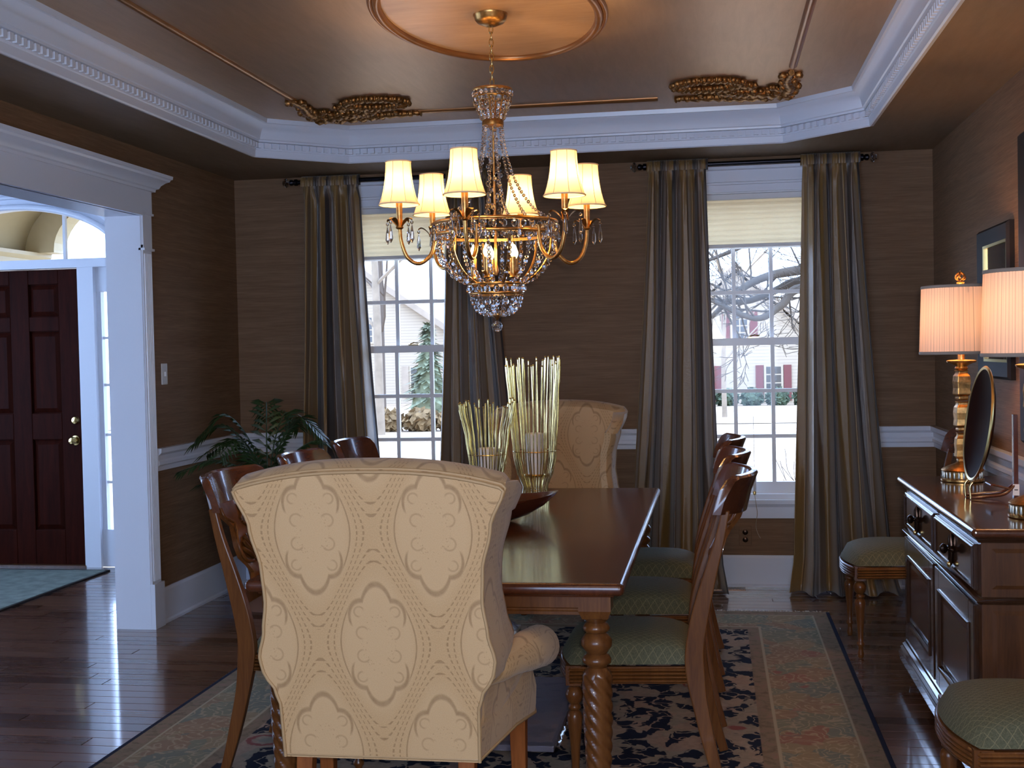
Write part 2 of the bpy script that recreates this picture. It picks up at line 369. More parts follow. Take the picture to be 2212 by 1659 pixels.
# oriental rug (object space, centre 0)
RW, RL = 2.725, 3.66
n = N('rug_wool', .95, 0, .1); P3 = n.co(); x, y, z = n.sep(P3)
dx = n.ma('SUBTRACT', RW/2, n.ma('ABSOLUTE', x)); dy = n.ma('SUBTRACT', RL/2, n.ma('ABSOLUTE', y)); e = n.ma('MINIMUM', dx, dy)
wob = n.noise(P3, 9, 3, .6, 0, 1)
wv = n.n('ShaderNodeVectorMath', operation='MULTIPLY_ADD'); n.L(wob, wv.inputs[0]); wv.inputs[1].default_value = (.09, .09, 0); n.L(P3, wv.inputs[2]); W3 = wv.outputs[0]
ed = n.noise(n.mp(W3, (1, .72, 1)), 12.5, 2.2, .45)
cellc = n.sep(n.vor(n.mp(W3, (1, .8, 1)), 9.5, out='Color'))
isl = n.step(ed, .507, .012)
isl = n.ma('MAXIMUM', isl, n.line(n.ma('SUBTRACT', n.noise(n.mp(W3, (1, 1, 1), (3, 1, 0)), 10, 2), .5), .018))
cream = n.ramp(n.noise(P3, 45, 3), [(.3, (.20, .148, .105)), (.7, (.29, .22, .155))])
cream = n.mix(.35, cream, n.ramp(cellc[0], [(0, (.26, .19, .14)), (.35, (.20, .17, .125)), (.6, (.27, .16, .12)), (.8, (.17, .165, .13))], 'CONSTANT'))
fcol = n.mix(isl, (.007, .009, .020), cream)
bigd = n.vor(W3, 2.6); fcol = n.mix(n.line(bigd, .23, .06), fcol, cream); fcol = n.mix(n.line(n.ma('SUBTRACT', bigd, .15), .018), fcol, (.20, .06, .05)); fcol = n.mix(n.line(bigd, .09, .1), fcol, (.19, .165, .13))
be = n.ma('SINE', n.ma('MULTIPLY', n.noise(W3, 7, 2), 34)); bc = n.sep(n.vor(n.mp(W3, (1, .9, 1)), 7.5, out='Color'))
bcol = n.mix(.85, n.ramp(n.noise(P3, 60, 3), [(.3, (.165, .125, .075)), (.7, (.235, .180, .115))]), n.ramp(bc[1], [(0, (.21, .135, .085)), (.25, (.155, .150, .105)), (.5, (.215, .160, .095)), (.75, (.13, .14, .115)), (.9, (.22, .105, .075))], 'CONSTANT'))
bcol = n.mix(n.ma('MULTIPLY', n.line(be, .34, .7), .72), bcol, (.31, .25, .165))
bf = n.vor(n.mp(W3, (1, 1, 1), (5, 3, 0)), 5.2); bcol = n.mix(n.ma('MULTIPLY', n.line(bf, .11, .2), .8), bcol, (.215, .085, .07)); bcol = n.mix(n.ma('MULTIPLY', n.line(n.ma('SUBTRACT', bf, .22), .02), .7), bcol, (.12, .13, .11))
tan = n.ramp(n.noise(W3, 26, 4, .65), [(.32, (.125, .092, .06)), (.5, (.185, .135, .085)), (.66, (.215, .13, .09))])
edge = (.30, .25, .17)
c = n.mix(n.step(e, .432), n.mix(n.step(e, .378), n.mix(n.step(e, .366), bcol, edge), tan), fcol)
c = n.mix(n.step(e, .088), tan, n.mix(n.step(e, .097), edge, c)); c = n.mix(n.step(dx, .020), (.010, .012, .028), c)
n.col(c); n.bump(n.noise(P3, 300, 2), .4, .004)
plain('fringe_cotton', (.50, .44, .36), .9); plain('mat_green', (.16, .19, .16), .95, var=.25, scale=14)
# outside and plants
n = N('palm_green', .4); n.col(n.ramp(n.noise(n.co(), 9, 2), [(.3, (.010, .026, .007)), (.7, (.028, .066, .016))]))
plain('evergreen', (.15, .155, .08), .8, var=.3, scale=3); plain('hedge_green', (.055, .072, .034), .8, var=.3, scale=3); plain('bush_rust', (.17, .098, .036), .9, var=.25, scale=4)
plain('bark', (.075, .055, .038), .9, var=.25, scale=6); plain('pale_bark', (.24, .175, .115), .9, var=.15, scale=4); plain('twig_bark', (.10, .068, .045), .9)
n = N('snowy_lawn', .9); f = n.noise(n.mp(n.co(), (.35, 1.3, 1)), 1.1, 5, .65); n.col(n.ramp(f, [(.38, (.25, .155, .085)), (.50, (.36, .255, .16)), (.58, (.48, .35, .225))]))
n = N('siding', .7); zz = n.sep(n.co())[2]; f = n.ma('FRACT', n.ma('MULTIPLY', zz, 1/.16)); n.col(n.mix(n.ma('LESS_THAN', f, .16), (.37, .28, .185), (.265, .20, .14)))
plain('snow_roof', (.30, .22, .15), .8, var=.15, scale=1.5); plain('shutter_red', (.13, .026, .020), .6); plain('house_glass', (.06, .05, .04), .1); plain('house_white', (.36, .27, .175), .6); plain('asphalt', (.40, .29, .19), .9, var=.1)
plain('terracotta', (.22, .10, .06), .7); plain('soil', (.03, .02, .015), .95)
# ================================================================== STRUCTURE
def struct(mb, name, mat, label=None, parent=None, **kw):
    o = mb.build(name, mat, parent, **kw)
    if not parent: tag(o, label, None, None, 'structure')
    return o
FX = -6.7                                   # far side of the foyer
# floor: sub floor + strips laid along x
fl = struct(MB().box(FX, XR, YB, 7.775, -.12, -.012), 'floor', 'floor_gap', 'dark brown polished strip hardwood floor of dining room and foyer')
RUGC = (-.7875, 6.595-RL/2)
PW = .088; rows = int((7.775-2.9)/PW)+1; planks = []; rest = MB(); rest_t = []
for r in range(rows):
    y1 = 7.775-r*PW; y0 = y1-PW; x = FX + random.random()*1.2; xs = [FX]
    while x < XR-.3: xs.append(x); x += random.uniform(.9, 1.9)
    xs.append(XR)
    for a, b in zip(xs, xs[1:]):
        cx = (a+b)/2; t = random.random()
        hid = (a > RUGC[0]-RW/2 and b < RUGC[0]+RW/2 and y1 < 6.59) or cx < -5.2 or (cx > .95 and y0 < 5.3)
        planks.append((hid or y0 < 3.2, a, b, y0, y1, t))
vis = sorted([p for p in planks if not p[0]], key=lambda p: p[3]); own = vis[:290]; others = vis[290:] + [p for p in planks if p[0]]
def plank_mesh(ps):
    mb = MB(); tt = []
    for (_, a, b, y0, y1, t) in ps:
        n0 = len(mb.v); g = .0008; c = .0015
        vs = [(a+g, y0+g, -.012), (b-g, y0+g, -.012), (b-g, y1-g, -.012), (a+g, y1-g, -.012), (a+g+c, y0+g+c, 0), (b-g-c, y0+g+c, 0), (b-g-c, y1-g-c, 0), (a+g+c, y1-g-c, 0)]
        mb.add(vs, [(4,5,6,7),(0,1,5,4),(1,2,6,5),(2,3,7,6),(3,0,4,7)]); tt += [t]*8
    return mb, tt
def plank_obj(ps, kind=None):
    mb, tt = plank_mesh(ps); o = mb.build('plank', 'hardwood', fl); at = o.data.attributes.new('tint', 'FLOAT', 'POINT')
    at.data.foreach_set('value', tt)
    if kind: o['kind'] = kind
for p in own: plank_obj([p])
plank_obj(others, 'stuff')
# --- walls
WIN = [(-1.815, 'far'), (.2315, 'far')]; HWO = .385; ZB0, ZB1 = .535, 2.31
mb = MB(); xs = [XL-.2, WIN[0][0]-HWO, WIN[0][0]+HWO, WIN[1][0]-HWO, WIN[1][0]+HWO, XR+.2]
for i in (0, 2, 4): mb.box(xs[i], xs[i+1], D, D+.2, -.1, ZT+.2)
for i in (1, 3): mb.box(xs[i], xs[i+1], D, D+.2, -.1, ZB0); mb.box(xs[i], xs[i+1], D, D+.2, ZB1, ZT+.2)
struct(mb, 'wall_far', 'grasscloth', 'brown grasscloth wall with the two curtained windows')
OY0, OY1, OZ = 3.95, 6.01, 2.17
mb = MB().box(XL-.17, XL, OY1, D, -.1, ZT+.2).box(XL-.17, XL, OY0, OY1, OZ, ZT+.2).box(XL-.17, XL, YB, OY0, -.1, ZT+.2)
struct(mb, 'wall_left', 'grasscloth', 'brown grasscloth wall with the white cased opening to the foyer')
struct(MB().box(XR, XR+.15, YB, D, -.1, ZT+.2), 'wall_right', 'grasscloth', 'brown grasscloth wall behind the sideboard')
bx0, bx1, bz0, bz1 = -2.4, .8, .45, 2.38
mb = MB().box(XL-.2, bx0, YB-.15, YB, -.1, ZT+.2).box(bx1, XR+.15, YB-.15, YB, -.1, ZT+.2).box(bx0, bx1, YB-.15, YB, -.1, bz0).box(bx0, bx1, YB-.15, YB, bz1, ZT+.2)
struct(mb, 'wall_back', 'grasscloth', 'grasscloth wall with a wide window behind the photographer')
w3 = empty('window_3', kind='structure', label='wide white framed window in the wall behind the photographer')
mb = MB()
for k in range(5): x = lerp(bx0, bx1, k/4); mb.box(x-.03, x+.03, YB-.1, YB-.05, bz0, bz1)
for zz in (bz0, (bz0+bz1)/2, bz1): mb.box(bx0, bx1, YB-.1, YB-.05, zz-.03, zz+.03)
mb.build('sash', 'white_sash', w3); MB().box(bx0, bx1, YB-.078, YB-.074, bz0, bz1).build('pane', 'window_glass', w3)
# --- tray ceiling: soffit ring, tray field, crown with dentils
OCT = [(-2.445, .95), (-2.02, .55), (.39, .55), (.798, .95), (.798, 6.37), (.39, 6.775), (-2.02, 6.775), (-2.445, 6.40)]
mb = MB()
mb.box(XL-.2, -2.445, YB, D, ZC, ZC+.22).box(.798, XR+.15, YB, D, ZC, ZC+.22).box(-2.445, .798, 6.775, D, ZC, ZC+.22).box(-2.445, .798, YB, .55, ZC, ZC+.22)
for tri in ([(-2.445, 6.40), (-2.02, 6.775), (-2.445, 6.775)], [(.798, 6.37), (.798, 6.775), (.39, 6.775)], [(-2.445, .95), (-2.445, .55), (-2.02, .55)], [(.798, .95), (.39, .55), (.798, .55)]): mb.prism(tri, ZC, ZC+.22)
struct(mb, 'ceiling_soffit', 'soffit_paint', 'lower brown ceiling border around the recessed tray')
struct(MB().box(XL-.2, XR+.15, YB-.1, D+.1, ZT, ZT+.1), 'ceiling', 'ceiling_paint', 'satin bronze painted ceiling recessed inside the white crown')
prof = [(-.004, ZC-.014), (.010, ZC-.016), (.016, ZC-.010), (.018, ZC+.022), (.022, ZC+.026), (.022, ZC+.062), (.042, ZC+.064), (.044, ZC+.074), (.050, ZC+.078), (.054, ZC+.092), (.060, ZC+.115), (.072, ZC+.138), (.088, ZC+.150), (.092, ZC+.156), (.100, ZC+.158), (.104, ZC+.182)]
cr = struct(MB().loop_profile(OCT, prof), 'trim_1', 'white_trim', 'white crown moulding with dentils around the ceiling tray', smooth=30)
mb = MB()
for i in range(8):
    p, q = Vector(OCT[i]), Vector(OCT[(i+1) % 8]); e = (q-p); Ln = e.length; e.normalize(); nn = Vector((-e.y, e.x))
    k = int(Ln/.042); ang = atan2(e.y, e.x)
    for j in range(k):
        c = p + e*((j+.5)*Ln/k)
        if c.y < 3.4: continue
        T = Matrix.Translation((c.x, c.y, 0)) @ Matrix.Rotation(ang, 4, 'Z'); mb.box(-.012, .012, .020, .039, ZC+.032, ZC+.060, T)
tag(mb.build('dentil', 'white_trim', cr), kind='stuff')
# --- rails and baseboards
rp = [(0, .814), (.012, .814), (.014, .838), (.024, .846), (.024, .862), (.016, .872), (.018, .896), (.034, .910), (.036, .934), (0, .934)]
bp = [(0, 0), (.026, 0), (.026, .012), (.016, .02), (.016, .172), (.010, .187), (0, .187)]
def along_far(prof, a, b, mb): mb.prism([(D-d, z) for d, z in prof], a, b, 'x')
def along_left(prof, a, b, mb): mb.prism([(XL+d, z) for d, z in prof], a, b, 'y')
def along_right(prof, a, b, mb): mb.prism([(XR-d, z) for d, z in prof], a, b, 'y')
CW = HWO+.10
mb = MB()
for a, b in ((XL, WIN[0][0]-CW), (WIN[0][0]+CW, WIN[1][0]-CW), (WIN[1][0]+CW, XR)): along_far(rp, a, b, mb)
struct(mb, 'trim_2', 'white_trim', 'white chair rail along the window wall')
mb = MB(); along_left(rp, 6.115, D, mb); struct(mb, 'trim_3', 'white_trim', 'white chair rail between foyer opening and corner')
mb = MB(); along_right(rp, YB, D, mb); struct(mb, 'trim_4', 'white_trim', 'white chair rail behind the sideboard lamps')
mb = MB(); along_far(bp, XL, XR, mb); struct(mb, 'baseboard_far', 'white_trim', 'tall white baseboard under the windows')
mb = MB(); along_left(bp, 6.115, D, mb); struct(mb, 'baseboard_left', 'white_trim', 'tall white baseboard beside the foyer opening')
mb = MB(); along_right(bp, YB, D, mb); struct(mb, 'baseboard_right', 'white_trim', 'white baseboard behind the sideboard')
# --- cased opening
t5 = empty('trim_5', kind='structure', label='white pilaster casing and cornice around the foyer opening')
MB().box(XL-.183, XL+.012, 5.99, OY1+.01, 0, OZ+.01).build('jamb', 'white_trim', t5)
MB().box(XL-.183, XL+.012, OY0-.01, OY0+.025, 0, OZ+.01).build('jamb', 'white_trim', t5)
MB().box(XL-.183, XL+.012, OY0, OY1, OZ-.02, OZ+.02).build('head_lining', 'white_trim', t5)
for (a, b, s) in ((5.995, 6.095, 1), (OY0+.015, OY0-.13, -1)):
    y0, y1 = min(a, b), max(a, b)
    mb = MB().box(XL, XL+.022, y0, y1, .2, 2.0)
    for k in range(5): yy = lerp(y0+.016, y1-.016, k/4); mb.tube([(XL+.022, yy, .25), (XL+.022, yy, 1.955)], .0075, 8)
    mb.build('fluted_pilaster', 'white_trim', t5, smooth=40)
    MB().box(XL, XL+.036, y0-.004, y1+.012, 0, .235).build('plinth_block', 'white_trim', t5)
    mb = MB().box(XL, XL+.026, y0, y1, 1.98, 2.17).box(XL, XL+.034, y0-.005, y1+.012, 1.972, 1.984).box(XL, XL+.034, y0-.005, y1+.012, 2.156, 2.167)
    mb.build('capital_block', 'white_trim', t5)
MB().box(XL, XL+.028, OY0-.13, 6.10, 2.165, 2.30).build('frieze', 'white_trim', t5)
MB().box(XL, XL+.034, OY0-.14, 6.00, 2.150, 2.166).build('architrave', 'white_trim', t5)
hp = [(-.028, 2.282), (-.036, 2.284), (-.038, 2.297), (-.050, 2.302), (-.058, 2.318), (-.076, 2.334), (-.092, 2.342), (-.096, 2.352), (-.104, 2.356), (-.106, 2.372), (.04, 2.374)]
MB().loop_profile([(XL-.1, OY0-.13), (XL, OY0-.13), (XL, 6.095), (XL-.1, 6.095)], hp).build('cornice', 'white_trim', t5, smooth=30)
# --- dining windows
def window(i, cx, label):
    w = empty('window_%d' % i, kind='structure', label=label)
    mb = MB().box(cx-CW, cx-HWO, D-.022, D, .50, 2.34).box(cx+HWO, cx+CW, D-.022, D, .50, 2.34)
    mb.build('side_casing', 'white_trim', w)
    MB().prism([(D, 2.305), (D-.022, 2.305), (D-.022, 2.345), (D-.03, 2.348), (D-.03, 2.36), (D-.022, 2.364), (D-.022, 2.43), (D-.04, 2.435), (D-.04, 2.452), (D, 2.452)], cx-CW-.01, cx+CW+.01, 'x').build('head_casing', 'white_trim', w)
    MB().box(cx-CW-.01, cx+CW+.01, D-.036, D+.05, .490, .514).build('stool', 'white_trim', w)
    MB().prism([(D, .405), (D-.018, .405), (D-.018, .47), (D-.03, .49), (D, .49)], cx-CW, cx+CW, 'x').build('apron', 'white_trim', w)
    mb = MB().box(cx-HWO-.002, cx-HWO+.012, D, D+.2, ZB0-.03, ZB1).box(cx+HWO-.012, cx+HWO+.002, D, D+.2, ZB0-.03, ZB1).box(cx-HWO, cx+HWO, D, D+.2, ZB1-.012, ZB1+.01).box(cx-HWO, cx+HWO, D-.006, D+.25, ZB0-.03, ZB0+.01)
    mb.build('jamb_liner', 'white_sash', w)
    gh = .3255
    for (nm, y0, z0, g0, g1, z1) in (('lower_sash', D+.05, .545, .612, 1.414, 1.457), ('upper_sash', D+.09, 1.414, 1.457, 2.265, 2.30)):
        y1 = y0+.036
        mb = MB().box(cx-.373, cx-gh, y0, y1, z0, z1).box(cx+gh, cx+.373, y0, y1, z0, z1).box(cx-gh, cx+gh, y0, y1, z0, g0).box(cx-gh, cx+gh, y0, y1, g1, z1)
        sa = mb.build(nm, 'white_sash', w)
        for k in (1, 2):
            x = cx-gh+k*gh*2/3; MB().box(x-.011, x+.011, y0+.004, y1-.004, g0, g1).build('muntin', 'white_sash', sa)
            z = lerp(g0, g1, k/3); MB().box(cx-gh, cx+gh, y0+.006, y1-.006, z-.011, z+.011).build('muntin', 'white_sash', sa)
        for a in range(3):
            for b in range(3):
                xa, xb = cx-gh+a*gh*2/3, cx-gh+(a+1)*gh*2/3; za, zb = lerp(g0, g1, b/3), lerp(g0, g1, (b+1)/3)
                MB().box(xa, xb, y0+.016, y0+.019, za, zb).build('pane', 'window_glass', sa)
    mb = MB().box(cx-.03, cx+.03, D+.045, D+.075, 1.457, 1.463).tube([(cx-.02, D+.055, 1.466), (cx+.005, D+.05, 1.474), (cx+.035, D+.04, 1.47)], .004, 6)
    mb.build('sash_lock', 'brass', w)
    return w
window(1, WIN[0][0], 'white nine-over-nine sash window beside the palm corner')
window(2, WIN[1][0], 'white nine-over-nine sash window nearer the sideboard')
# --- foyer shell
FY, DC = 7.775, -4.69
struct(MB().box(FX-.15, FX, 1.5, 3.2, -.1, 3).box(FX-.15, FX, 6.6, FY, -.1, 3).box(FX-.15, FX, 3.2, 6.6, -.1, .35).box(FX-.15, FX, 3.2, 6.6, 2.4, 3), 'wall_foyer_side', 'foyer_wall', 'pale foyer side wall with window opening')
w4 = empty('window_4', kind='structure', label='wide window in the foyer side wall'); mb = MB()
for k in range(5): y = lerp(3.2, 6.6, k/4); mb.box(FX-.1, FX-.05, y-.03, y+.03, .35, 2.4)
for zz in (.35, 1.4, 2.4): mb.box(FX-.1, FX-.05, 3.2, 6.6, zz-.03, zz+.03)
mb.build('sash', 'white_sash', w4); MB().box(FX-.08, FX-.076, 3.2, 6.6, .35, 2.4).build('pane', 'window_glass', w4)
struct(MB().box(FX, XL-.2, 1.4, 1.5, -.1, 3), 'wall_foyer_back', 'foyer_wall', 'pale foyer back wall')
struct(MB().box(FX, XL-.2, 1.4, FY+.2, 3, 3.1), 'ceiling_foyer', 'white_trim', 'white foyer ceiling')
struct(MB().box(XL-.2, XL-.1, D+.2, FY+.2, -.1, 3), 'wall_foyer_return', 'foyer_wall', 'short foyer wall beside the entry')
AR, AB, AZ = .775, .36, 2.095
mb = MB().box(FX, DC-AR, FY, FY+.18, -.1, 3).box(DC+AR, XL-.2, FY, FY+.18, -.1, 3)
nseg = 24
for k in range(nseg):
    a0, a1 = pi*k/nseg, pi*(k+1)/nseg
    x0, z0, x1, z1 = DC-AR*cos(a0), AZ+AB*sin(a0), DC-AR*cos(a1), AZ+AB*sin(a1)
    mb.prism([(x0, z0), (x1, z1), (x1, 3), (x0, 3)], FY, FY+.18, 'y')
struct(mb, 'wall_foyer_front', 'white_trim', 'white paneled entry wall around the arched transom')
t6 = empty('trim_6', kind='structure', label='white entry frame with arched transom and sidelights')
mb = MB(); arc = [(DC-(AR+.0)*cos(pi*k/40), FY-.012, AZ+AB*sin(pi*k/40)) for k in range(41)]
mb.tube(arc, .022, 8); mb.tube([(DC-(AR+.07)*cos(pi*k/40), FY-.006, AZ+(AB+.07)*sin(pi*k/40)) for k in range(41)], .014, 8)
mb.build('arch_moulding', 'white_trim', t6, smooth=50)
MB().box(DC-AR, DC+AR, FY-.02, FY+.12, 2.035, AZ).build('transom_bar', 'white_trim', t6)
for s in (-1, 1):
    X = lambda d: DC+s*d
    def bxx(a, b, y0, y1, z0, z1, nm, mat='white_trim', par=t6): return MB().box(min(X(a), X(b)), max(X(a), X(b)), y0, y1, z0, z1).build(nm, mat, par)
    bxx(.455, .57, FY-.015, FY+.12, 0, 2.04, 'door_post'); bxx(.735, AR+.01, FY-.01, FY+.12, 0, 2.04, 'sidelight_post')
    bxx(.57, .735, FY+.02, FY+.09, 0, .254, 'sidelight_panel'); bxx(.57, .735, FY+.02, FY+.09, 1.869, 2.04, 'sidelight_head')
    bxx(.57, .60, FY+.03, FY+.08, .254, 1.869, 'sidelight_stile')
    for z in (.575, .898, 1.237, 1.556): bxx(.60, .735, FY+.045, FY+.065, z-.009, z+.009, 'muntin', 'white_sash')
    for z0, z1 in zip((.254, .575, .898, 1.237, 1.556), (.575, .898, 1.237, 1.556, 1.869)): bxx(.60, .735, FY+.053, FY+.056, z0, z1, 'pane', 'window_glass')
    bxx(.325, .345, FY+.05, FY+.075, AZ, AZ+.325, 'transom_muntin', 'white_sash')
mb = MB(); mb.prism([(DC-AR*cos(pi*k/30), AZ+AB*sin(pi*k/30)) for k in range(31)], FY+.058, FY+.062, 'y'); mb.build('transom_pane', 'window_glass', t6)
MB().box(DC-.46, DC+.46, FY-.02, FY+.16, -.01, .014).build('threshold', 'sideboard_wood', t6)
# front door
dr = empty('door_1', (DC, FY, 0), kind='structure', label='mahogany six-panel front door with brass knob and deadbolt')
mb = MB().box(-.455, .455, .05, .09, .012, 2.03)
mb.build('door_core', 'door_wood', dr)
mb = MB()
PX = [(-.29, -.07), (.07, .29)]; PZ = [(.25, .87), (1.05, 1.61), (1.71, 1.93)]
for a, b in ((-.455, -.29), (-.07, .07), (.29, .455)): mb.box(a, b, .03, .052, .012, 2.03)
zs = [.012, .25, .87, 1.05, 1.61, 1.71, 1.93, 2.03]
for a, b in PX:
    for k in (0, 2, 4, 6): mb.box(a, b, .03, .052, zs[k], zs[k+1])
bevel(mb.build('door_frame', 'door_wood', dr), .004)
for a, b in PX:
    for c, d in PZ:
        e = .035; o = MB(); o.add([(a+.004, .05, c+.004), (b-.004, .05, c+.004), (b-.004, .05, d-.004), (a+.004, .05, d-.004), (a+e, .034, c+e), (b-e, .034, c+e), (b-e, .034, d-e), (a+e, .034, d-e)], [(4,5,6,7),(0,1,5,4),(1,2,6,5),(2,3,7,6),(3,0,4,7)])
        o.build('door_panel', 'door_wood', dr)
Rx = Matrix.Rotation(pi/2, 4, 'X')
MB().lathe([(.001, .062), (.020, .058), (.029, .045), (.026, .028), (.012, .018), (.012, .006), (.033, .004), (.033, 0)], 20, M=Matrix.Translation((.386, .03, .863)) @ Rx).build('door_knob', 'brass', dr, 40)
MB().lathe([(.001, .02), (.022, .016), (.026, .006), (.029, 0)], 20, M=Matrix.Translation((.39, .03, 1.0)) @ Rx).build('deadbolt', 'brass', dr, 40)
# light switch
sw = empty('light_switch', (XL, 6.245, 1.326), label='small pale light switch plate on the wall beside the pilaster', cat='switch')
bevel(MB().box(0, .006, -.035, .035, -.057, .057).build('plate', 'white_plastic', sw), .003); MB().box(.006, .016, -.006, .006, -.012, .012).build('toggle', 'white_plastic', sw)
# porch outside the transom
po = empty('entry_porch', (DC, 8.0, 0), label='cream barrel-vaulted porch beyond the arched transom', cat='porch')
PRr = .98
mb = MB(); mb.grid(lambda u, v: (-PRr*cos(pi*u), lerp(0, 1.55, v), 2.30+.62*sin(pi*u)), 28, 1); o = mb.build('vault', 'porch_cream', po, smooth=60); so = o.modifiers.new('s', 'SOLIDIFY'); so.thickness = .05; so.offset = 1
for s in (-1, 1):
    mb = MB(); mb.prism([(s*(PRr-.02), 2.06), (s*(PRr-.05), 2.10), (s*(PRr-.05), 2.16), (s*(PRr-.09), 2.19), (s*(PRr-.09), 2.25), (s*(PRr-.13), 2.28), (s*(PRr-.13), 2.31), (s*(PRr+.2), 2.31), (s*(PRr+.2), 2.06)], 0, 1.75, 'y'); mb.build('entablature', 'porch_cream', po)
    MB().lathe([(.13, 0), (.13, .05), (.10, .08), (.10, 1.0), (.085, 2.0), (.11, 2.02), (.12, 2.06)], 18, (s*(PRr+.05), 1.6, -.1)).build('column', 'house_white', po, 40)
mb = MB(); rr, sp = .72, 2.33
for k in range(24):
    a0, a1 = pi*k/24, pi*(k+1)/24
    mb.prism([(-rr*cos(a0), sp+.45*sin(a0)), (-rr*cos(a1), sp+.45*sin(a1)), (-rr*cos(a1), 3.4), (-rr*cos(a0), 3.4)], 1.55, 1.75, 'y')
mb.box(-PRr-.3, -rr, 1.55, 1.75, 2.31, 3.4).box(rr, PRr+.3, 1.55, 1.75, 2.31, 3.4); mb.build('arched_front', 'porch_cream', po)
# foyer mat
mt = empty('door_mat', (-4.69, 6.95, 0), label='pale green-grey rug lying before the front door', cat='mat')
bevel(MB().box(-.85, .68, -.62, .66, 0, .012).build('mat_pile', 'mat_green', mt), .004)
mb = MB()
for a in ((-.85, .68, -.64, -.62), (-.85, .68, .66, .68), (-.87, -.85, -.64, .68), (.68, .70, -.64, .68)): mb.box(a[0], a[1], a[2], a[3], 0, .011)
mb.build('mat_binding', 'dark_frame', mt)
# floor vent
vt = empty('floor_vent', (.06, 7.24, 0), label='brown floor register slots by the baseboard under the window', cat='vent')
MB().box(-.15, .10, -.035, .035, 0, .004).build('plate', 'bronze_dark', vt)
mb = MB()
for k in range(14): x = -.14+k*.0175; mb.box(x, x+.008, -.028, .028, .004, .006)
mb.build('grille', 'bronze_dark', vt)
# ================================================================== CEILING ORNAMENT
ov = MB(); CX, CY = -.81, 4.62
ring = [(CX+.405*cos(2*pi*k/72), CY+.68*sin(2*pi*k/72), ZT-.008) for k in range(72)]
ov.tube(ring, .016, 10, closed=True); ov.tube([(CX+.43*cos(2*pi*k/72), CY+.705*sin(2*pi*k/72), ZT-.004) for k in range(72)], .010, 8, closed=True)
tag(ov.build('ceiling_medallion_ring', 'oval_gilt', None, 50), 'gilded oval moulding ring on the ceiling around the chandelier canopy', 'moulding')
med = MB(); med.prism([(CX+.40*cos(2*pi*k/64), CY+.675*sin(2*pi*k/64)) for k in range(64)], ZT-.002, ZT+.01)
tag(med.build('ceiling_medallion_panel', 'medallion_paint'), 'warm copper oval ceiling panel inside the gilded ring', 'panel')
FXL, FXR, FYF, FYN = -2.045, .378, 6.37, 1.2
def strip(a, b):
    mb = MB(); d = (Vector(b)-Vector(a)); sd = Vector((-d.y, d.x, 0)).normalized()
    mb.sweep([a, b], [(-.018, .002), (-.018, -.006), (-.010, -.012), (0, -.016), (.010, -.012), (.018, -.006), (.018, .002)], side=sd); return mb
for (a, b, lab) in (((FXL, FYN, ZT), (FXL, 5.92, ZT), 'thin gilded ceiling strip parallel to the foyer opening'), ((FXR, FYN, ZT), (FXR, 5.80, ZT), 'thin gilded ceiling strip on the sideboard side'), ((-1.55, FYF, ZT), (-.26, FYF, ZT), 'thin gilded ceiling strip joining the two scroll ornaments')):
    tag(strip(a, b).build('ceiling_strip', 'oval_gilt', None, 60), lab, 'moulding', 'gilded ceiling frame strips')
def relief(mb, pts, r0, r1, bumps=0):
    P = catmull(pts, 8); m = len(P)
    rs = [lerp(r0, r1, i/(m-1))*(1+.22*sin(i*2.1)) for i in range(m)]
    mb.tube(P, rs, 8)
    if bumps:
        for i in range(2, m, 2):
            p = P[i]; t = (P[min(i+1, m-1)]-P[i-1]).normalized(); sd = Vector((-t.y, t.x, 0))
            for s in (-1, 1): mb.ball(p+sd*s*rs[i]*1.15+Vector((0, 0, -rs[i]*.2)), rs[i]*.62, 6, 4)
def ornament(sx):
    e = empty('ceiling_ornament'); z = -.012
    def Q(a, b): return (sx*a, -b, z)
    # arms along the frame: a = away from corner along the far side, b = towards the room
    mb = MB(); relief(mb, [Q(.50, 0), Q(.36, .012), Q(.22, -.01), Q(.08, .01)], .016, .034, 1); relief(mb, [Q(.55, .0), Q(.50, .018)], .018, .012)
    relief(mb, [Q(.40, .02), Q(.43, .055), Q(.41, .07)], .012, .007); mb.build('acanthus_arm', 'ceiling_gilt', e, 60)
    mb = MB(); relief(mb, [Q(0, .48), Q(.012, .34), Q(-.01, .2), Q(.01, .08)], .014, .034, 1); relief(mb, [Q(-.03, .44), Q(-.045, .40), Q(-.02, .38)], .014, .010); relief(mb, [Q(.03, .44), Q(.045, .40), Q(.02, .38)], .014, .010)
    mb.build('acanthus_arm', 'ceiling_gilt', e, 60)
    mb = MB(); relief(mb, [Q(.02, .02), Q(.14, .10), Q(.24, .12), Q(.30, .20), Q(.26, .28), Q(.18, .26), Q(.19, .19)], .034, .016, 1)
    relief(mb, [Q(.12, .06), Q(.22, .05), Q(.30, .08), Q(.34, .14)], .026, .012, 1); relief(mb, [Q(-.02, -.02), Q(.04, .07), Q(.03, .14), Q(.09, .18)], .03, .014, 1)
    relief(mb, [Q(0, .0), Q(-.03, -.03), Q(.02, -.045)], .022, .014)
    mb.build('corner_scroll', 'ceiling_gilt', e, 60)
    mb = MB(); loop = [(.30+.15*cos(a)+.08, .26+.10*sin(a)+.06) for a in [pi*1.25+2*pi*k/10*.93 for k in range(11)]]
    relief(mb, [Q(a, b) for a, b in loop], .024, .018, 1); mb.build('leaf_wreath', 'ceiling_gilt', e, 60)
    mb = MB()
    for k in range(12):
        a = 2*pi*k/12; mb.tube([Q(.20+.012*cos(a), .10+.012*sin(a)), Q(.20+.055*cos(a), .10+.038*sin(a))], [.011, .006], 6)
    mb.ball(Vector(Q(.20, .10))+Vector((0, 0, -.012)), .026, 10, 6, .7); mb.build('rosette', 'ceiling_gilt', e, 60)
    return e
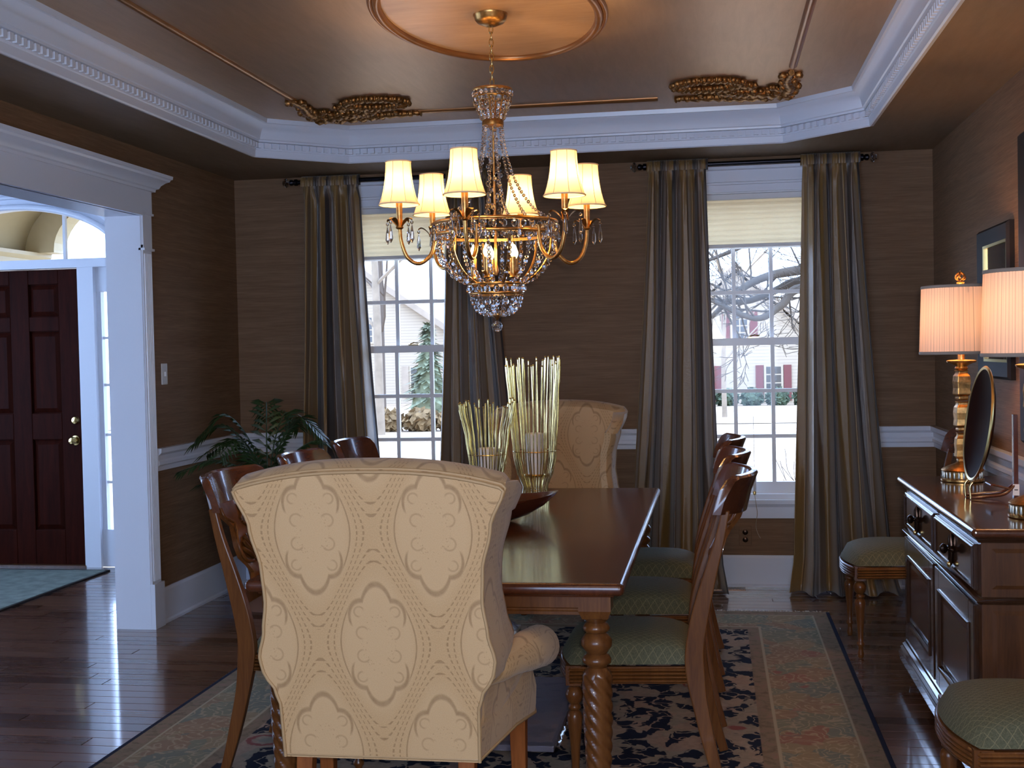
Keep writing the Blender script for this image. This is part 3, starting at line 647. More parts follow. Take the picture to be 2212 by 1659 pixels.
o = ornament(1); o.location = (FXL, FYF, ZT); tag(o, 'gilded scroll corner ornament on the ceiling above the palm corner', 'ornament', 'ceiling scroll ornaments')
o = ornament(-1); o.location = (FXR, FYF, ZT); tag(o, 'gilded scroll corner ornament on the ceiling above the sideboard window', 'ornament', 'ceiling scroll ornaments')
# ================================================================== CURTAINS, RODS, BLINDS
def rod(x0, x1, label):
    e = empty('curtain_rod', ((x0+x1)/2, D-.085, 2.462), label=label, cat='curtain rod', group='curtain rods'); h = (x1-x0)/2
    MB().tube([(-h, 0, 0), (h, 0, 0)], .013, 12).build('pole', 'black_metal', e, 50)
    for s in (-1, 1):
        Ry = Matrix.Translation((s*h, 0, 0)) @ Matrix.Rotation(s*pi/2, 4, 'Y')
        MB().lathe([(.013, -.02), (.020, -.015), (.020, 0), (.012, .006), (.018, .016), (.018, .028), (.008, .036)], 14, M=Ry).build('finial_collar', 'black_metal', e, 40)
        MB().lathe([(.006, .034), (.012, .038), (.026, .046), (.030, .054), (.026, .062), (.012, .068), (.016, .074), (.001, .078)], 10, M=Ry).build('crystal_finial', 'crystal', e)
        MB().box(s*(h-.06)-.006, s*(h-.06)+.006, .0, .085, -.008, .008).box(s*(h-.06)-.02, s*(h-.06)+.02, .078, .085, -.035, .035).build('bracket', 'black_metal', e)
rod(-2.50, -1.28, 'black curtain rod with crystal finials over the window beside the palm')
rod(-.385, .85, 'black curtain rod with crystal finials over the window nearer the sideboard')
def curtain(xt0, xt1, xb0, xb1, seed, label, foot=.10, npl=6, lean=0):
    R = random.Random(seed); ph = [R.uniform(0, 6.28) for _ in range(8)]; zt = 2.475; NU, NV = 132, 46; mb = MB(); uvs = []
    width = .80
    warp = [R.uniform(-.35, .35) for _ in range(6)]
    for j in range(NV+1):
        t = j/NV; z = lerp(zt, .012, t**.96)
        for i in range(NU+1):
            s = i/NU
            sw = s + .034*sin(2*pi*s*1.5+ph[0]) + .012*t*sin(2*pi*s*3+ph[1]) + .006*sin(2*pi*s*5+ph[4])
            flare = t**1.25
            x = lerp(lerp(xt0, xb0, flare), lerp(xt1, xb1, flare), sw)
            amp = lerp(.030, .076, min(1, t*1.5))
            q = sin(2*pi*npl*sw+ph[2]+.5*sin(3*t+ph[3])) ; q2 = sin(2*pi*npl*2.1*sw+ph[5]+1.2*t)
            q = (abs(q)**.72)*(1 if q > 0 else -1)
            y = -amp*q - .012*q2*(.5+t) - (foot*.6)*t**3
            x += .010*cos(2*pi*npl*sw+ph[2])*min(1, t*2)
            if t < .035: y = -.022*(.8+.4*sin(2*pi*npl*2*s+ph[6]))*(1 if i % 2 else .75)
            if t > .93:
                k = (t-.93)/.07; y -= foot*.55*k**1.5; x += (s-.5)*.05*k
            if t > .5: y += .010*sin(9*t+s*20+ph[7])*(t-.5)
            mb.v.append((x, min(y, .034), z)); uvs.append((s*width, t*2.6))
    W = NU+1; mb.f = [(j*W+i, j*W+i+1, (j+1)*W+i+1, (j+1)*W+i) for j in range(NV) for i in range(NU)]; mb.uv = uvs
    e = empty('curtain', (0, D-.088, 0), label=label, cat='curtain', group='striped silk curtains')
    o = mb.build('drape', 'striped_silk', e, 180); so = o.modifiers.new('s', 'SOLIDIFY'); so.thickness = .003; so.offset = 0
    # gathered heading tape round the rod
    mb = MB(); m = 60; fl_ = []
    for i in range(m+1):
        s = i/m; a = .006*sin(i*2.2)
        for (dy, dz) in ((-.026, -.03), (-.028, .0), (-.018, .026), (0, .034), (.016, .026), (.018, 0), (.016, -.03)): mb.v.append((lerp(xt0, xt1, s), (dy+a)*.95, 2.462+dz)); fl_.append((s*width, dz))
    mb.f = [(i*7+k, i*7+k+1, (i+1)*7+k+1, (i+1)*7+k) for i in range(m) for k in range(6)]; mb.uv = fl_
    o = mb.build('rod_pocket', 'striped_silk', e, 180)
curtain(-2.455, -2.09, -2.56, -1.93, 1, 'striped silk curtain panel beside the palm plant', npl=4)
curtain(-1.555, -1.30, -1.67, -1.09, 2, 'striped silk curtain panel hanging behind the chandelier', npl=3.5)
curtain(-.365, -.015, -.52, .06, 3, 'striped silk curtain panel beside the far wing chair', npl=4)
curtain(.505, .835, .41, 1.00, 4, 'striped silk curtain panel next to the sideboard corner', npl=4, foot=.14)
def blind(cx, label):
    e = empty('window_blind', (cx, D+.025, 0), label=label, cat='blind', group='cellular window blinds'); hw = .365
    bevel(MB().box(-hw, hw, -.025, .022, 2.262, 2.297).build('headrail', 'white_plastic', e), .004)
    mb = MB(); n_ = 8; z0, z1 = 2.005, 2.262
    for k in range(n_*2+1):
        z = lerp(z1, z0, k/(n_*2)); d = .010 if k % 2 else 0
        mb.v += [(-hw, -.004-d, z), (hw, -.004-d, z)]
    mb.f = [(2*k, 2*k+1, 2*k+3, 2*k+2) for k in range(n_*2)]
    m0 = len(mb.v)
    for k in range(n_*2+1):
        z = lerp(z1, z0, k/(n_*2)); d = .010 if k % 2 else 0
        mb.v += [(-hw, .006+d, z), (hw, .006+d, z)]
    mb.f += [(m0+2*k, m0+2*k+2, m0+2*k+3, m0+2*k+1) for k in range(n_*2)]
    mb.build('cell_fabric', 'blind_fabric', e); bevel(MB().box(-hw, hw, -.014, .014, 1.985, 2.006).build('bottom_rail', 'white_plastic', e), .003)
    return e
blind(WIN[0][0], 'white cellular blind half raised in the window behind the chandelier'); blind(WIN[1][0], 'white cellular blind half raised in the window nearer the sideboard')
e = empty('blind_cord', (.222, D-.02, 0), label='blind pull cord with white tassel dangling below the window sill', cat='cord')
MB().lathe([(.004, .56), (.011, .565), (.012, .60), (.011, .69), (.004, .70)], 12).build('tassel', 'white_plastic', e, 40); MB().lathe([(.004, .54), (.009, .545), (.010, .562), (.004, .57)], 12).build('brass_cap', 'brass', e, 40)
MB().tube(catmull([(0, 0, 1.0), (0, 0, .70)], 2), .0012, 6).build('upper_string', 'cord_tan', e)
MB().tube(catmull([(0, 0, .545), (.004, -.035, .51), (.012, -.04, .44), (.004, -.005, .36), (.018, -.004, .31), (.03, -.004, .29)], 6), .0018, 6).build('lower_string', 'cord_tan', e)
e = empty('wall_outlet', (.165, D, .30), label='brown outlet plate on the wall below the window sill', cat='outlet')
bevel(MB().box(-.036, .036, -.006, 0, -.058, .058).build('plate', 'grasscloth', e), .003)
for z in (-.022, .022): MB().lathe([(.016, 0), (.016, .004), (.013, .006)], 14, M=Matrix.Translation((0, -.006, z)) @ Rx).build('socket', 'bronze_dark', e, 40)
# ================================================================== RUG
rg = empty('area_rug', (RUGC[0], RUGC[1], 0), label='oriental rug with black floral field and beige border under the table', cat='rug')
bevel(MB().box(-RW/2, RW/2, -RL/2, RL/2, 0, .010).build('rug_field', 'rug_wool', rg), .004)
mb = MB()
for s in (-1, 1):
    for k in range(280):
        x = lerp(-RW/2+.01, RW/2-.01, k/279); y = s*RL/2; d = random.uniform(-.012, .012); L_ = random.uniform(.04, .065)
        mb.add([(x-.003, y, .002), (x+.003, y, .002), (x+.004+d, y+s*L_, .002), (x-.002+d, y+s*L_, .002), (x+d/2, y+s*L_*.5, .010)], [(0,1,4),(1,2,4),(2,3,4),(3,0,4)])
tag(mb.build('fringe', 'fringe_cotton', rg), kind='stuff')
# ================================================================== DINING TABLE
tb = empty('dining_table', (TX, TY, 0), label='long dark mahogany dining table with rope-twist legs', cat='table')
HX, HY = .554, 1.185
o = MB().box(-HX, HX, -HY, HY, .724, .760).build('table_top', 'table_wood', tb); bevel(o, .016, 5)
mb = MB(); mb.box(-HX+.03, HX-.03, -HY+.03, HY-.03, .716, .726); bevel(mb.build('top_moulding', 'table_wood', tb), .005, 2)
LX, LY = .467, 1.10
for s in (-1, 1):
    mb = MB().box(-LX, LX, s*(LY)-.012, s*(LY)+.012, .672, .724); mb.tube([(-LX, s*(LY+.012), .672), (LX, s*(LY+.012), .672)], .006, 8); mb.box(-LX, LX, s*LY-.014, s*LY+.016, .658, .667); mb.build('apron', 'table_leg_wood', tb)
    mb = MB().box(s*LX-.012, s*LX+.012, -LY, LY, .672, .724); mb.tube([(s*(LX+.012), -LY, .672), (s*(LX+.012), LY, .672)], .006, 8); mb.box(s*LX-.014, s*LX+.014, -LY, LY, .658, .667); mb.build('apron', 'table_leg_wood', tb)
tw = [(.020, .0), (.026, .012), (.030, .03), (.024, .05), (.022, .058), (.036, .066), (.040, .078), (.034, .09)]
k = 0; zz = .096
def rope(a, z): return 1+.085*cos(7*(a+z/.043)) if .10 < z < .478 else 1
prof = tw + [(lerp(.030, .0405, min(1, (z-.095)/.25)), z) for z in [.096+.0075*i for i in range(52)]] + [(.033, .490), (.027, .497), (.030, .503), (.040, .510), (.042, .520), (.036, .530), (.028, .536), (.034, .545), (.0445, .560), (.0445, .575), (.034, .590), (.027, .596), (.036, .602), (.039, .610), (.034, .620), (.027, .626), (.034, .634), (.043, .642)]
mb = MB().lathe(prof, 56, flute=rope); leg_me = mb.mesh('leg', 'table_leg_wood', 50)
mb = MB(); c = .046
mb.add([(x*.036, y*.036, .640) for x, y in ((-1,-1),(1,-1),(1,1),(-1,1))] + [(x*c, y*c, .664) for x, y in ((-1,-1),(1,-1),(1,1),(-1,1))] + [(x*c, y*c, .724) for x, y in ((-1,-1),(1,-1),(1,1),(-1,1))],
       [(3,2,1,0)] + [(i, (i+1) % 4, 4+(i+1) % 4, 4+i) for i in range(4)] + [(4+i, 4+(i+1) % 4, 8+(i+1) % 4, 8+i) for i in range(4)] + [(8,9,10,11)])
blk_me = mb.mesh('leg_block', 'table_leg_wood')
for sx in (-1, 1):
    for sy in (-1, 1):
        l = link('leg', leg_me, tb, (sx*LX, sy*LY, .010)); link('leg_block', blk_me, l, (0, 0, 0))
# ================================================================== DINING CHAIRS
def seat_outline(g=0, n=9):
    pts = [(-.212-g, -.222-g), (.212+g, -.222-g), (.248+g, .165)]
    for k in range(1, n): x = lerp(.248+g, -.248-g, k/n); pts.append((x, .165+.052*(1-(x/(.248+g))**2)+g))
    pts.append((-.248-g, .165)); return pts
def make_chair():
    e = empty('dining_chair')
    # upholstered seat
    mb = MB(); nu, nv = 18, 18
    def top(u, v):
        s = 2*u-1; t = 2*v-1; hw = lerp(.205, .244, v); y = lerp(-.215, .168, v)+(.05*(1-s*s) if True else 0)*v**3
        h = (max(0, 1-abs(s)**3.2)**.42)*(max(0, 1-abs(t)**3.2)**.42)
        return (s*hw, y, .413+.082*h+.004)
    mb.grid(top, nu, nv); st = mb.build('seat', 'seat_cloth', e, 70)
    # reeded seat frame
    pr = [(.01, .412), (-.004, .412)]
    for k in range(4):
        z1 = .408-k*.0115
        for a in range(5): pr.append((-.004-.0055*sin(pi*a/4), z1-.0115*a/4))
    pr += [(-.006, .360), (.01, .358)]
    mb = MB().loop_profile(seat_outline(), pr); mb.build('seat_frame', 'chair_wood', e, 50)
    lp = [(.010, 0), (.014, .006), (.015, .022), (.011, .036), (.012, .052), (.018, .06), (.018, .068), (.012, .076), (.0125, .10), (.016, .16), (.0225, .225), (.0245, .248), (.021, .262), (.014, .270), (.020, .276), (.020, .283), (.015, .290), (.022, .300), (.0265, .315), (.0265, .325), (.021, .338), (.015, .345), (.021, .350), (.021, .360)]
    fl_ = lambda a, z: 1+.07*abs(cos(5*a)) if .296 < z < .340 else 1
    me = MB().lathe(lp, 30, flute=fl_).mesh('leg', 'chair_wood', 50)
    bm_ = MB().box(-.0235, .0235, -.0235, .0235, .352, .414).mesh('leg_block', 'chair_wood')
    for s in (-1, 1):
        l = link('leg', me, e, (s*.222, .160, 0)); link('leg_block', bm_, l)
    # sabre rear legs running up into the back posts
    path = [(-.303, .008), (-.268, .13), (-.232, .29), (-.217, .40), (-.217, .47), (-.232, .56), (-.262, .68), (-.296, .80), (-.318, .90)]
    P = catmull([(0, a, b) for a, b in path], 6); m = len(P); secs = []
    for i in range(m):
        z = P[i].z; wd = interp([(0, .013), (.4, .0165), (.9, .012)], z); dp = interp([(0, .015), (.25, .022), (.42, .030), (.5, .028), (.9, .013)], z)
        secs.append([(-wd, -dp), (wd, -dp), (wd, dp), (-wd, dp)])
    for s in (-1, 1):
        mb = MB(); mb.sweep([(s*interp([(0, .232), (.42, .214), (.9, .226)], p.z), p.y, p.z) for p in P], secs, (1, 0, 0)); bevel(mb.build('leg', 'chair_wood', e), .004)
    # curved crest
    mb = MB(); n_ = 26; H = []
    for i in range(n_+1):
        s = 2*i/n_-1; x = .262*s; y = -.300-.088*(1-abs(s)**2.0); r = max(0, abs(s)-.86)/.14
        zt = 1.006-.035*r*r; zb = .878+.012*s*s
        for (dy, z) in ((.012, zb), (.010, (zb+zt)/2), (.004, zt-.006), (-.004, zt), (-.020, zt-.002), (-.026, zt-.010), (-.016, (zb+zt)/2), (-.013, zb)):
            mb.v.append((x, y+dy-.012*(z-.94)/.06, z))
    mb.f = [(i*8+k, i*8+(k+1) % 8, (i+1)*8+(k+1) % 8, (i+1)*8+k) for i in range(n_) for k in range(8)] + [tuple(range(7, -1, -1)), tuple(range(n_*8, n_*8+8))]
    mb.build('crest_rail', 'crest_wood', e, 35)
    # carved splat with shell, on a lower cross rail
    def ys(z): return interp([(.5, -.222), (.62, -.25), (.75, -.30), (.9, -.372)], z)
    out = [(.052, .60), (.060, .63), (.040, .655), (.052, .68), (.078, .71), (.086, .75), (.074, .79), (.048, .815), (.060, .835), (.082, .86), (.090, .895)]
    mb = MB(); 
    for (w, z) in out:
        y = ys(z)
        for (x, dy) in ((-w, .008), (-w*.5, .011), (0, .012), (w*.5, .011), (w, .008), (w, -.008), (0, -.010), (-w, -.008)): mb.v.append((x, y+dy, z))
    mb.f = [(i*8+k, i*8+(k+1) % 8, (i+1)*8+(k+1) % 8, (i+1)*8+k) for i in range(len(out)-1) for k in range(8)] + [tuple(range(7, -1, -1)), tuple(range(len(mb.v)-8, len(mb.v)))]
    sp = mb.build('splat', 'chair_wood', e, 40); mb = MB()
    for k in range(7):
        a = radians(-60+20*k); p0 = Vector((0, ys(.70)+.016, .70)); p1 = Vector((.072*sin(a), ys(.70+.085*cos(a))+.016, .70+.085*cos(a))); mb.tube([p0, (p0+p1)/2+Vector((0, .006, 0)), p1], [.004, .009, .007], 7)
    for s in (-1, 1):
        mb.tube(catmull([(s*.01, ys(.69)+.012, .69), (s*.06, ys(.70)+.012, .70), (s*.082, ys(.75)+.012, .75), (s*.055, ys(.80)+.012, .80), (s*.03, ys(.82)+.012, .82)], 5), .006, 7)
        mb.tube(catmull([(s*.03, ys(.83)+.012, .83), (s*.07, ys(.85)+.012, .85), (s*.07, ys(.88)+.012, .88)], 5), .006, 7)
    mb.build('shell_carving', 'chair_wood', sp, 60)
    mb = MB(); mb.sweep(catmull([(-.215, ys(.58)+.004, .585), (-.1, ys(.58)-.014, .585), (0, ys(.58)-.018, .585), (.1, ys(.58)-.014, .585), (.215, ys(.58)+.004, .585)], 4), [(-.024, -.010), (.024, -.010), (.024, .010), (-.024, .010)], (0, 0, 1)); bevel(mb.build('cross_rail', 'chair_wood', e), .003)
    return e
ch0 = make_chair(); G1 = 'dining chairs around the table'; spots = [
    (-.29, 4.05, pi/2, 'dining chair on the sideboard side of the table, closest to the near wing chair', G1), (-.29, 4.78, pi/2, 'dining chair on the sideboard side of the table, middle of its row', G1), (-.29, 5.50, pi/2, 'dining chair on the sideboard side of the table, nearest the window', G1),
    (-1.33, 4.09, -pi/2, 'dining chair on the foyer side of the table, closest to the near wing chair', G1), (-1.33, 4.83, -pi/2, 'dining chair on the foyer side of the table, middle of its row', G1), (-1.33, 5.53, -pi/2, 'dining chair on the foyer side of the table, nearest the window', G1),
    (.79, 5.90, pi/2, 'green-seated chair against the wall between sideboard and window curtain', 'chairs flanking the sideboard'), (.795, 3.37, pi/2, 'green-seated chair against the wall at the camera end of the sideboard', 'chairs flanking the sideboard')]
for i, (x, y, rz, lab, g) in enumerate(spots):
    o = ch0 if i == 0 else copy_tree(ch0)
    o.location = (x, y, .010 if i < 6 else 0); o.rotation_euler.z = rz; tag(o, lab, 'chair', g)
# ================================================================== WING CHAIRS
HWz = [(.35, .255), (.50, .258), (.55, .272), (.585, .298), (.63, .306), (.70, .290), (.78, .280), (.86, .284), (.97, .308), (1.07, .345)]
def yr(z): return -.1*max(0, z-.35)/.8
def make_wing():
    e = empty('wing_chair')
    N_ = 34; Lh = [( -interp(HWz, z), z) for z in [lerp(.365, 1.062, k/N_) for k in range(N_+1)]]
    arc = [(s*.345, 1.068+.043*(1-abs(s)**2.4)) for s in [lerp(-.97, .97, k/18) for k in range(19)]]
    outl = Lh + arc + [(-x, z) for x, z in reversed(Lh)]; m = len(outl); mb = MB()
    lay = [(0, 0, 0), (.012, .004, .010), (.040, .004, .024), (.075, .002, .030), (.11, .0, .020), (.135, -.012, -.004)]
    for (d, gx, gz) in lay:
        for (x, z) in outl:
            k = max(0, min(1, (z-.95)/.12)); mb.v.append((x*(1+gx*2), yr(z)+d, z+gz*k))
    mb.f = [tuple(range(m)), tuple(range((len(lay)-1)*m, len(lay)*m))] + [(j*m+i, j*m+(i+1) % m, (j+1)*m+(i+1) % m, (j+1)*m+i) for j in range(len(lay)-1) for i in range(m)]
    bk = mb.build('backrest', 'damask', e, 38, uvbox=True)
    mb = MB(); ins = [(x*1.004, yr(z)-.001, z+.001) for (x, z) in outl]; mb.tube(ins, .0045, 7); mb.tube([(x*1.012, yr(z)+.012, z+.008*max(0, min(1, (z-.95)/.12))) for (x, z) in outl[N_-2:N_+22]], .004, 7); mb.build('back_piping', 'piping_cloth', bk, 60)
    yf = [(.56, .20), (.60, .262), (.65, .285), (.72, .262), (.82, .248), (.92, .262), (1.0, .275), (1.05, .25), (1.085, .16)]
    for s in (-1, 1):
        mb = MB(); nz, ny = 26, 8
        for k in range(nz+1):
            z = lerp(.56, 1.082, k/nz); hw = interp(HWz, min(z, 1.07))
            y0, y1 = yr(z)+.03, yr(.8)+.06+interp(yf, z)-.03
            row = [(hw+.002+.010*sin(pi*j/ny), lerp(y0, y1, j/ny)) for j in range(ny+1)]; row.append((hw-.022, y1+.016)); row += [(hw-.055-.006*sin(pi*j/ny), lerp(y1, y0, j/ny)) for j in range(ny+1)]
            mb.v += [(s*x, y, z - (.02*((y-y0)/.25) if z > 1.0 else 0)) for x, y in row]
        w = 2*ny+3
        mb.f = [(k*w+i, k*w+(i+1) % w, (k+1)*w+(i+1) % w, (k+1)*w+i) for k in range(nz) for i in range(w)] + [tuple(range(w)), tuple(range(nz*w, nz*w+w))]
        wo = mb.build('wing', 'damask', e, 50, uvbox=True)
        # rolled arm
        mb = MB(); ax = catmull([(s*.245, .02, .555), (s*.285, .12, .575), (s*.326, .26, .580), (s*.342, .36, .570), (s*.348, .44, .558)], 5); mb.tube(ax, [interp([(0, .012), (.3, .040), (.6, .056), (1, .060)], i/(len(ax)-1)) for i in range(len(ax))], 22)
        p, q = ax[-1], (ax[-1]-ax[-2]).normalized(); mb.tube([p, p+q*.012, p+q*.02], [.058, .054, .036], 22)
        arm = mb.build('arm', 'damask', e, 50, uvbox=True)
        mb = MB(); mb.add([(s*a, y, z) for (a, y, z) in ((.262, .02, .40), (.262, .02, .60), (.30, .44, .40), (.335, .44, .57), (.20, .02, .40), (.20, .02, .60), (.24, .44, .40), (.27, .44, .57))], [(0,1,3,2),(4,6,7,5),(0,2,6,4),(1,5,7,3),(0,4,5,1),(2,3,7,6)]); bevel(mb.build('arm_panel', 'damask', e, uvbox=True), .012, 3)
    # seat base, crowned cushion, piping
    out2 = [(-.257, .0), (.257, .0)] + [(x, y) for x, y in ((.30, .30), (.335, .42), (.325, .47), (.28, .505), (.15, .52), (0, .522), (-.15, .52), (-.28, .505), (-.325, .47), (-.335, .42), (-.30, .30))]
    pr = [(.02, .372), (.0, .372), (-.004, .40), (-.006, .45), (.004, .495), (.03, .51)]; mb = MB().loop_profile(out2, pr); n2 = len(out2); mb.f += [tuple(range(n2)), tuple(range(len(mb.v)-n2, len(mb.v)))]
    sb = mb.build('seat_base', 'damask', e, 50, uvbox=True); MB().tube([(x*1.004, y*1.004, .372) for x, y in out2], .0045, 7, closed=True).build('seat_piping', 'piping_cloth', sb, 60)
    def cush(u, v):
        s, t = 2*u-1, 2*v-1; h = (max(0, 1-abs(s)**5)**.4)*(max(0, 1-abs(t)**5)**.4); return (s*.25, lerp(.05, .50, v), .505+.065*h)
    mb = MB().grid(cush, 16, 16); mb.build('seat_cushion', 'damask', e, 60, uvbox=True)
    for s in (-1, 1):
        for (y0, yb, r0) in ((.43, .445, .024), (.05, -.03, .022)):
            x0 = s*(.285 if y0 > .2 else .215); mb = MB(); b = r0*.68
            mb.add([(x0+a*b, yb+c*b, 0) for a, c in ((-1,-1),(1,-1),(1,1),(-1,1))] + [(x0+a*r0, y0+c*r0, .376) for a, c in ((-1,-1),(1,-1),(1,1),(-1,1))], [(3,2,1,0),(4,5,6,7)] + [(i, (i+1) % 4, 4+(i+1) % 4, 4+i) for i in range(4)]); bevel(mb.build('leg', 'leg_blond', e), .003)
    return e
wc = make_wing(); wc.location = (-.855, 3.03, .010); tag(wc, 'tan damask wing chair in front with its patterned back turned to the camera', 'armchair', 'wing chairs at the table ends')
w2 = copy_tree(wc); w2.location = (-.80, 6.40, .010); w2.rotation_euler.z = pi; tag(w2, 'tan damask wing chair at the window end of the table facing the camera', 'armchair', 'wing chairs at the table ends')
# ================================================================== SIDEBOARD
sbd = empty('sideboard', (.79, 3.90, 0), label='dark cherry sideboard with two drawers over two panelled doors', cat='sideboard'); SL, SD = 1.46, .43
bevel(MB().box(0, SD, 0, SL, .13, .818).build('body', 'sideboard_wood', sbd), .003)
o = MB().box(-.033, SD+.012, -.04, SL+.04, .821, .848).build('top', 'sideboard_top', sbd); bevel(o, .0125, 5)
mb = MB(); mb.loop_profile([(0, 0), (SD-.03, 0), (SD-.03, SL), (0, SL)], [(0, .800), (-.010, .803), (-.014, .812), (-.024, .821)]); mb.build('cornice', 'sideboard_dark', sbd, 40)
mb = MB(); mb.loop_profile([(0, 0), (SD-.03, 0), (SD-.03, SL), (0, SL)], [(0, .612), (-.012, .616), (-.018, .624), (-.012, .632), (0, .636)]); mb.build('waist_moulding', 'sideboard_dark', sbd, 40)
mb = MB(); mb.loop_profile([(0, 0), (SD-.03, 0), (SD-.03, SL), (0, SL)], [(.02, .078), (-.034, .078), (-.034, .112), (-.028, .118), (-.030, .126), (-.022, .134), (-.022, .142), (-.012, .150), (-.010, .160), (0, .168)]); mb.build('base_moulding', 'sideboard_dark', sbd, 40)
for y in (.0, SL):
    for x in (.03, SD-.04):
        MB().lathe([(.018, 0), (.026, .006), (.032, .03), (.036, .05), (.026, .07), (.022, .08)], 18, (x, min(max(y, .04), SL-.04), 0)).build('foot', 'sideboard_wood', sbd, 40)
hm = SL/2
def raised(mb, y0, y1, z0, z1, e, x0, x1):
    mb.add([(x0, y0, z0), (x0, y1, z0), (x0, y1, z1), (x0, y0, z1), (x1, y0+e, z0+e), (x1, y1-e, z0+e), (x1, y1-e, z1-e), (x1, y0+e, z1-e)], [(4,5,6,7),(0,1,5,4),(1,2,6,5),(2,3,7,6),(3,0,4,7)])
for k in range(2):
    y0, y1 = (.045, hm-.02) if k == 0 else (hm+.02, SL-.045)
    d = bevel(MB().box(-.014, .002, y0, y1, .648, .790).build('drawer', 'sideboard_dark', sbd), .003)
    mb = MB(); mb.loop_profile([(y0, .648), (y1, .648), (y1, .790), (y0, .790)], [(.006, 0), (.008, .006), (.014, .006), (.016, 0)]); mb.v = [(-.014-c, a, b) for a, b, c in mb.v]; mb.build('drawer_bead', 'sideboard_dark', d, 40)
    cy, cz = (y0+y1)/2, .722; Ry = Matrix.Translation((-.014, cy, cz)) @ Matrix.Rotation(-pi/2, 4, 'Y')
    mb = MB().lathe([(.020, 0), (.020, .003), (.008, .006), (.007, .016), (.016, .024), (.018, .032), (.010, .040), (.001, .042)], 16, M=Ry); kn = mb.build('knob', 'bronze_dark', d, 40)
    mb = MB()
    for a in (0, pi/2, pi, 3*pi/2): mb.tube([Vector((-.017, cy, cz)), Vector((-.020, cy+.028*cos(a), cz+.036*sin(a))), Vector((-.018, cy+.040*cos(a), cz+.055*sin(a)))], [.012, .010, .002], 8)
    mb.build('leaf_backplate', 'bronze_dark', kn, 50); MB().ball((-.026, cy, cz-.052), .008, 8, 6, 1.3).build('drop', 'brass', kn, 60)
    y0, y1 = (.045, hm-.012) if k == 0 else (hm+.03, SL-.03)
    d = MB(); fr = .075
    for (a, b, c, e_) in ((y0, y0+fr, .178, .604), (y1-fr, y1, .178, .604), (y0+fr, y1-fr, .178, .178+fr), (y0+fr, y1-fr, .604-fr, .604)): d.box(-.016, .002, a, b, c, e_)
    d = bevel(d.build('door', 'sideboard_dark', sbd), .003)
    mb = MB(); raised(mb, y0+fr+.004, y1-fr-.004, .182+fr, .600-fr, .03, -.002, -.010); mb.build('door_panel', 'sideboard_panel', d)
    mb = MB(); mb.loop_profile([(y0+fr, .178+fr), (y1-fr, .178+fr), (y1-fr, .604-fr), (y0+fr, .604-fr)], [(-.006, 0), (-.004, .006), (.004, .004), (.008, -.006)]); mb.v = [(-.016-c, a, b) for a, b, c in mb.v]; mb.build('door_bead', 'sideboard_dark', d, 40)
for (z0, z1) in ((.648, .795), (.18, .605)):
    mb = MB(); raised(mb, .03, SD-.03, z0+.012, z1-.012, .012, 0, -.006); mb.v = [(a, x, z) for x, a, z in mb.v]; mb.build('end_panel', 'sideboard_wood', sbd)
